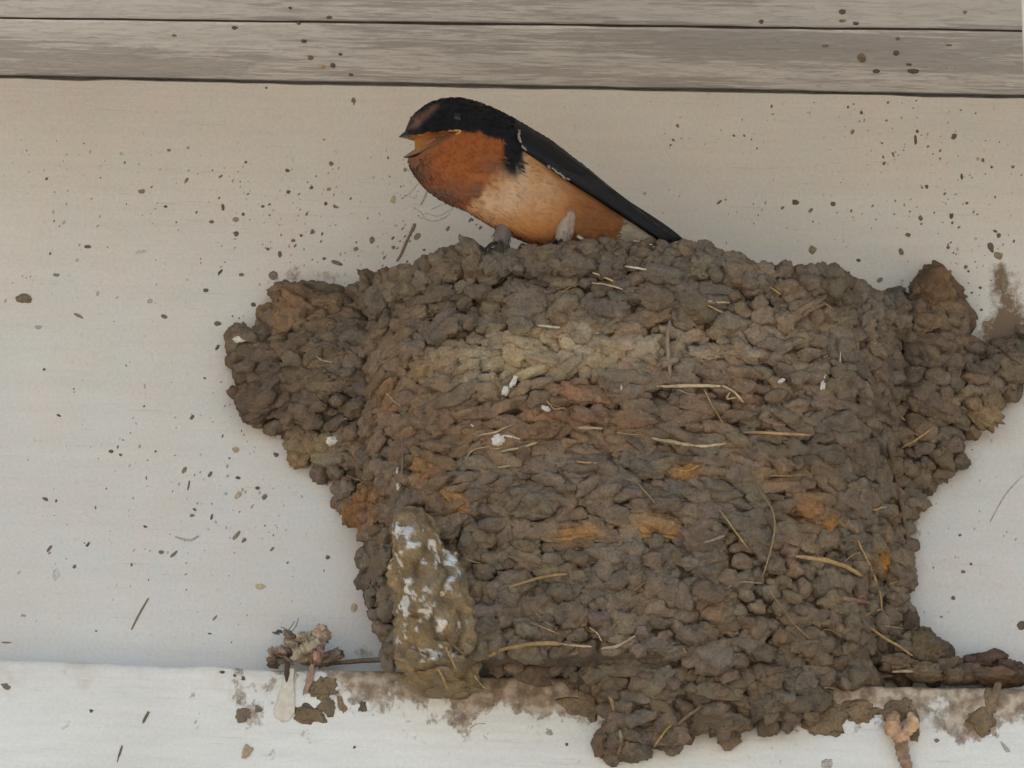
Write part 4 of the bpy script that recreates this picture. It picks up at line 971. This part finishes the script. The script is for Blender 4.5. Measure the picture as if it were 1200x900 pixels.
for side in (1, -1):
    wing = thing('wing', '', '')
    del wing['label']; del wing['category']; wing.parent = bird
    wing.name = 'wing'
    nu, nv = 70, 20
    a, b = spline(WU, nu), spline(WL, nu)
    V = []; C = []
    for i in range(nu):
        for j in range(nv):
            v = j / (nv - 1); q = a[i] * (1 - v) + b[i] * v
            f = body_f(q[0], q[1]) + .0012 + .0016 * math.sin(math.pi * min(1, v * 1.1)) * min(1, i / 8)
            f += .0004 * math.sin(v * 26 + i * .05) * smooth(10, 40, i)
            V.append(BP(q[0], q[1], side * max(f, .0022))); C.append(BLK * (1 + .5 * smooth(.6, 1, v) * smooth(30, 60, i)))
    V = np.array(V); C = np.array(C)
    inn = V - side * Wd * .0009
    Fq = grid_faces(nu, nv); n0 = len(V)
    I = np.arange(n0).reshape(nu, nv)
    ring = np.concatenate([I[:, 0], I[-1, 1:], I[::-1, -1][1:], I[0, ::-1][1:-1]])
    sides = np.array([(ring[k], ring[(k + 1) % len(ring)], ring[(k + 1) % len(ring)] + n0, ring[k] + n0) for k in range(len(ring))], np.int32)
    mesh_obj('wing_coverts', np.concatenate([V, inn]), np.concatenate([Fq, Fq[:, ::-1] + n0, sides]), WINGM, wing, col=np.concatenate([C, C]))
    # long flight feathers, stacked towards the tail tip
    for k in range(6):
        s0 = .30 + .075 * k; tip = (776 + 4.5 * k, 285.5 - .9 * k) if k < 5 else (799, 281.5)
        vv = .97 - .14 * k
        i0 = int(s0 * (nu - 1)); st0 = a[i0] * (1 - vv) + b[i0] * vv
        mid_ = (np.array(st0) + np.array(tip)) / 2 + np.array([1.2, -1.6 + .5 * k])
        cpt = spline([st0, mid_, np.array(tip)], 22)
        up_ = np.array([.58, -.81]); V = []
        for q in range(22):
            u = q / 21; hw_ = 4.4 * (1 - u ** 5) * min(1, .45 + u * 2)
            for e, of in ((-1, 0.0), (-.1, .0007), (1, .0002)):
                pq = cpt[q] + up_ * e * hw_
                f = body_f(pq[0], pq[1]) + .0030 + .0006 * (5 - k) / 5 + of
                V.append(BP(pq[0], pq[1], side * f))
        V = np.array(V); n1 = len(V); inn = V - side * Wd * .0004
        Fq = grid_faces(22, 3)
        I = np.arange(n1).reshape(22, 3); ring = np.concatenate([I[:, 0], I[-1, 1:], I[::-1, -1][1:], I[0, ::-1][1:-1]])
        sides = np.array([(ring[z], ring[(z + 1) % len(ring)], ring[(z + 1) % len(ring)] + n1, ring[z] + n1) for z in range(len(ring))], np.int32)
        cc_ = BLK * (1.25 if k % 2 else .95) + np.array([.004, .003, .002])
        mesh_obj('flight_feather', np.concatenate([V, inn]), np.concatenate([Fq, Fq[:, ::-1] + n1, sides]), WINGM, wing, col=cc_)
    # pale fluff along the front edge of the wing
    parts = []
    pe = spline([(595, 154), (592, 160), (593, 170), (598, 178), (606, 184), (616, 191), (628, 200), (638, 207), (647, 213)], 60)
    for k in range(58):
        for r in range(2):
            if vnoise(np.array([[k * .31, 3.3, side]]))[0] < -.3: continue
            q = pe[k] + RNG.normal(0, .6, 2); q2 = q + (pe[k + 1] - pe[k]) * RNG.uniform(1.5, 3) + RNG.normal(0, .7, 2)
            f1, f2 = body_f(*q) + .0036, body_f(*q2) + .0038
            V_, F_ = tube(np.array([BP(q[0], q[1], side * f1), BP(*((q + q2) / 2), side * (f1 + f2 + .0006) / 2), BP(q2[0], q2[1], side * f2)]), [.00018, .00024, .00006], 5)
            parts.append((V_, F_, np.array([.42, .35, .29]) * RNG.uniform(.6, 1.1)))
    V_, F_, C_ = join(parts); mesh_obj('wing_edge_down', V_, F_, PLUM, wing, col=C_)

# tail: forked, dropping into the bowl behind the rim
tail = thing('tail', '', ''); del tail['label']; del tail['category']; tail.parent = bird
for k, (x1, y1, f0) in enumerate([(806, 296, .003), (800, 301, .0055), (796, 303, -.001), (792, 305, -.004), (812, 308, .007), (812, 308, -.007)]):
    cpt = spline([(726, 258 + k * .8), (760, 276 + k * .8), (x1, y1)], 18); V = []
    for q in range(18):
        u = q / 17; hw_ = 5 * (1 - u ** 4)
        for e, of in ((-1, 0), (0, .0006), (1, 0)):
            pq = cpt[q] + np.array([.5, -.86]) * e * hw_
            V.append(BP(pq[0], pq[1], f0 * (.4 + .6 * u) + of))
    V = np.array(V); inn = V - Wd * .0004; Fq = grid_faces(18, 3)
    mesh_obj('tail_feather', np.concatenate([V, inn]), np.concatenate([Fq, Fq[:, ::-1] + len(V)]), WINGM, tail, col=BLK * 1.1)

# bill: two wide mandibles meeting at the gape
def gape_f(px): return np.interp(px, [467, 472, 478, 486, 496, 510, 526], [.0002, .0020, .0042, .0068, .0092, .0118, .0150])
BILL = mat_plain('bill_horn', (.03, .025, .03), .38, .2, 400, .15, .4, True)
def mandible(name, near, far, ridge, palate, cols, par):
    """rails of pixels from gape to tip: near edge, outer ridge, far edge, inner palate"""
    n = 24; N_, Fr_, Rg, Pl = (spline(np.array(q, float), n) for q in (near, far, ridge, palate))
    V = []; C = []
    for i in range(n):
        w = gape_f(N_[i, 0])
        pts = [(N_[i], w, 0), ((N_[i] + Rg[i]) / 2 + (Rg[i] - Pl[i]) * .12, w * .68, 0), (Rg[i], 0, 0), ((Fr_[i] + Rg[i]) / 2, -w * .68, 0), (Fr_[i], -w, 0), ((Fr_[i] + Pl[i]) / 2, -w * .55, 1), (Pl[i], 0, 1), ((N_[i] + Pl[i]) / 2, w * .55, 1)]
        u = i / (n - 1)
        for q, f, inner in pts:
            V.append(BP(q[0], q[1], f))
            c = np.array(cols[0]) if not inner else np.array(cols[1])
            if inner and u > .82: c = np.array(cols[0]) * .5 + c * .5
            if not inner and f == w and u < .75: c = c * .35 + np.array(cols[2]) * .65
            C.append(c)
    V = np.array(V)
    return mesh_obj(name, V, grid_faces(n, 8, True), BILL, par, col=np.array(C))
bill = thing('bill', '', ''); del bill['label']; del bill['category']; bill.parent = bird
YEL = (.52, .30, .055); HORN = (.020, .017, .021)
mandible('upper_mandible', [(525, 154.5), (512, 152.5), (500, 153.5), (488, 156), (478, 158.5), (468, 160.5)], [(525, 160), (512, 162), (500, 163), (490, 164), (479, 162), (468, 160.8)],
         [(520, 146), (508, 146), (497, 147.5), (486, 150), (476, 153), (467.5, 160)], [(523, 156), (510, 156), (498, 157), (487, 159), (477, 160), (468, 160.8)], (HORN, YEL, YEL), bill)
mandible('lower_mandible', [(525, 155.5), (514, 161.5), (504, 168), (494, 174), (484, 180), (475, 184)], [(523, 161), (512, 166), (502, 171), (492, 175), (483, 180), (475, 184)],
         [(522, 166), (511, 173), (501, 178.5), (491, 182.5), (483, 184.6), (475, 185.2)], [(523, 159), (513, 164.5), (503, 170), (493, 175.5), (484, 180.5), (475, 184.2)], (HORN, (.40, .16, .08), (.13, .085, .08)), bill)
tongue = blob(BP(500, 167, .001), -cf, .0056, .0014, .0030, math.radians(28), 3, .12, .03)
mesh_obj('tongue', tongue[0], tongue[1], BILL, bill, col=np.array([.42, .15, .11]))
# yellow gape rim
gp_ = spline([(484, 158.5), (492, 156.8), (505, 155), (517, 154.2), (526, 155.5), (521, 159.5)], 30)
V, Fc = tube(np.array([BP(q[0], q[1], body_f(q[0], q[1]) * .0 + gape_f(q[0]) + .0005) for q in gp_]), .0009 * np.linspace(.7, 1, 30) * np.linspace(1, .5, 30), 8); mesh_obj('gape_edge', V, Fc, BILL, bill, col=np.array([.44, .27, .06]))

# eyes
ek = NT('eye_gloss'); EYE = ek.done((.006, .005, .005), .06, None, .5)
for side in (1, -1):
    f = body_f(525, 140); c = BP(525, 140, side * (f - .0004)); U, Fc = ICO[3]
    mesh_obj('eye', c + U * .0024, Fc, EYE, bird)
    rg = [BP(525 + 4.6 * math.cos(w), 140 + 4.6 * math.sin(w), side * (body_f(525 + 4.6 * math.cos(w), 140 + 4.6 * math.sin(w)) + .0002)) for w in np.linspace(0, 2 * math.pi, 20)]
    V, Fc = tube(np.array(rg), .0004, 6); mesh_obj('eyelid', V, Fc, PLUM, bird, col=np.array([.014, .013, .015]))

# feathered legs and gripping toes
CLAW = mat_plain('foot_skin', (.035, .025, .022), .5, .3, 500, .3)
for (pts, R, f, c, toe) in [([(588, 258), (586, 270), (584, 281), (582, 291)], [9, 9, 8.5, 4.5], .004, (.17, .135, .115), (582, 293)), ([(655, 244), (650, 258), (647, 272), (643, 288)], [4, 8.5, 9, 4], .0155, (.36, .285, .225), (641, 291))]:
    leg = thing('leg', '', ''); del leg['label']; del leg['category']; leg.parent = bird
    P = spline([BP(x, y, f) for x, y in pts], 24); Rr = spline(np.array(R, float)[:, None], 24)[:, 0] / 2400
    V, Fc = tube(P, Rr, 18, .8); V = V + .0009 * fbm(V * np.array([420, 420, 140]), 13, 3)[:, None]
    mesh_obj('leg_feathers', V, Fc, PLUM, leg, col=np.array(c) * (1 + .35 * fbm(V * np.array([500, 500, 120]), 14)[:, None]))
    parts = []
    for _ in range(420):
        i = RNG.integers(2, 23); w = RNG.uniform(0, 6.28); base = P[i] + Rr[i] * .85 * (math.cos(w) * cr - math.sin(w) * cf * .8)
        d = np.array([0, 0, -1]) + RNG.normal(0, .28, 3); L = RNG.uniform(.002, .0045)
        V_, F_ = tube(np.array([base, base + d * L * .6, base + d * L]), [.0003, .00025, .00006], 4); parts.append((V_, F_, np.array(c) * RNG.uniform(.7, 1.25)))
    V_, F_, C_ = join(parts); mesh_obj('leg_down', V_, F_, PLUM, leg, col=C_)
    t0 = BP(toe[0], toe[1] - 4, f)
    for (dx, dy, dz) in ((-.0055, -.002, -.001), (-.004, -.005, -.002), (.002, -.006, -.002), (.006, .002, -.002)):
        e = np.array([dx, dy, dz])
        V_, F_ = tube(spline([t0, t0 + e * .5 + np.array([0, 0, .0018]), t0 + e, t0 + e * 1.25 + np.array([0, 0, -.004])], 12), np.linspace(.0010, .0004, 12), 8)
        mesh_obj('toe', V_, F_, CLAW, leg)
# quill sticking out of the rim lining and loose white fibres on it
def rim_line(pts, w, c):
    P = spline([at(x, y, D) for x, y, D in pts], 12); V, Fc = tube(P, w / 2400, 6); mesh_obj('lining_straw', V, Fc, STRAW, nest, col=np.array(c))
rim_line([(677, 277, .098), (688, 284, .102), (698, 291, .106)], 1.9, (.6, .55, .47))
rim_line([(736, 287, .104), (760, 290, .106), (783, 287, .108)], .9, (.5, .44, .36))
rim_line([(742, 282, .104), (755, 285, .106), (764, 287, .108)], .8, (.5, .44, .36))
for q in ([(545, 296, .10), (552, 289, .10), (562, 288, .10), (570, 294, .10)], [(548, 300, .10), (546, 290, .098), (556, 286, .098)], [(560, 296, .1), (572, 290, .1), (580, 296, .1)], [(606, 296, .1), (612, 286, .1), (622, 294, .1)]):
    rim_line(q, 1.3, (.05, .04, .035))
print('objects', len(bpy.data.objects), 'pellets', len(pel))
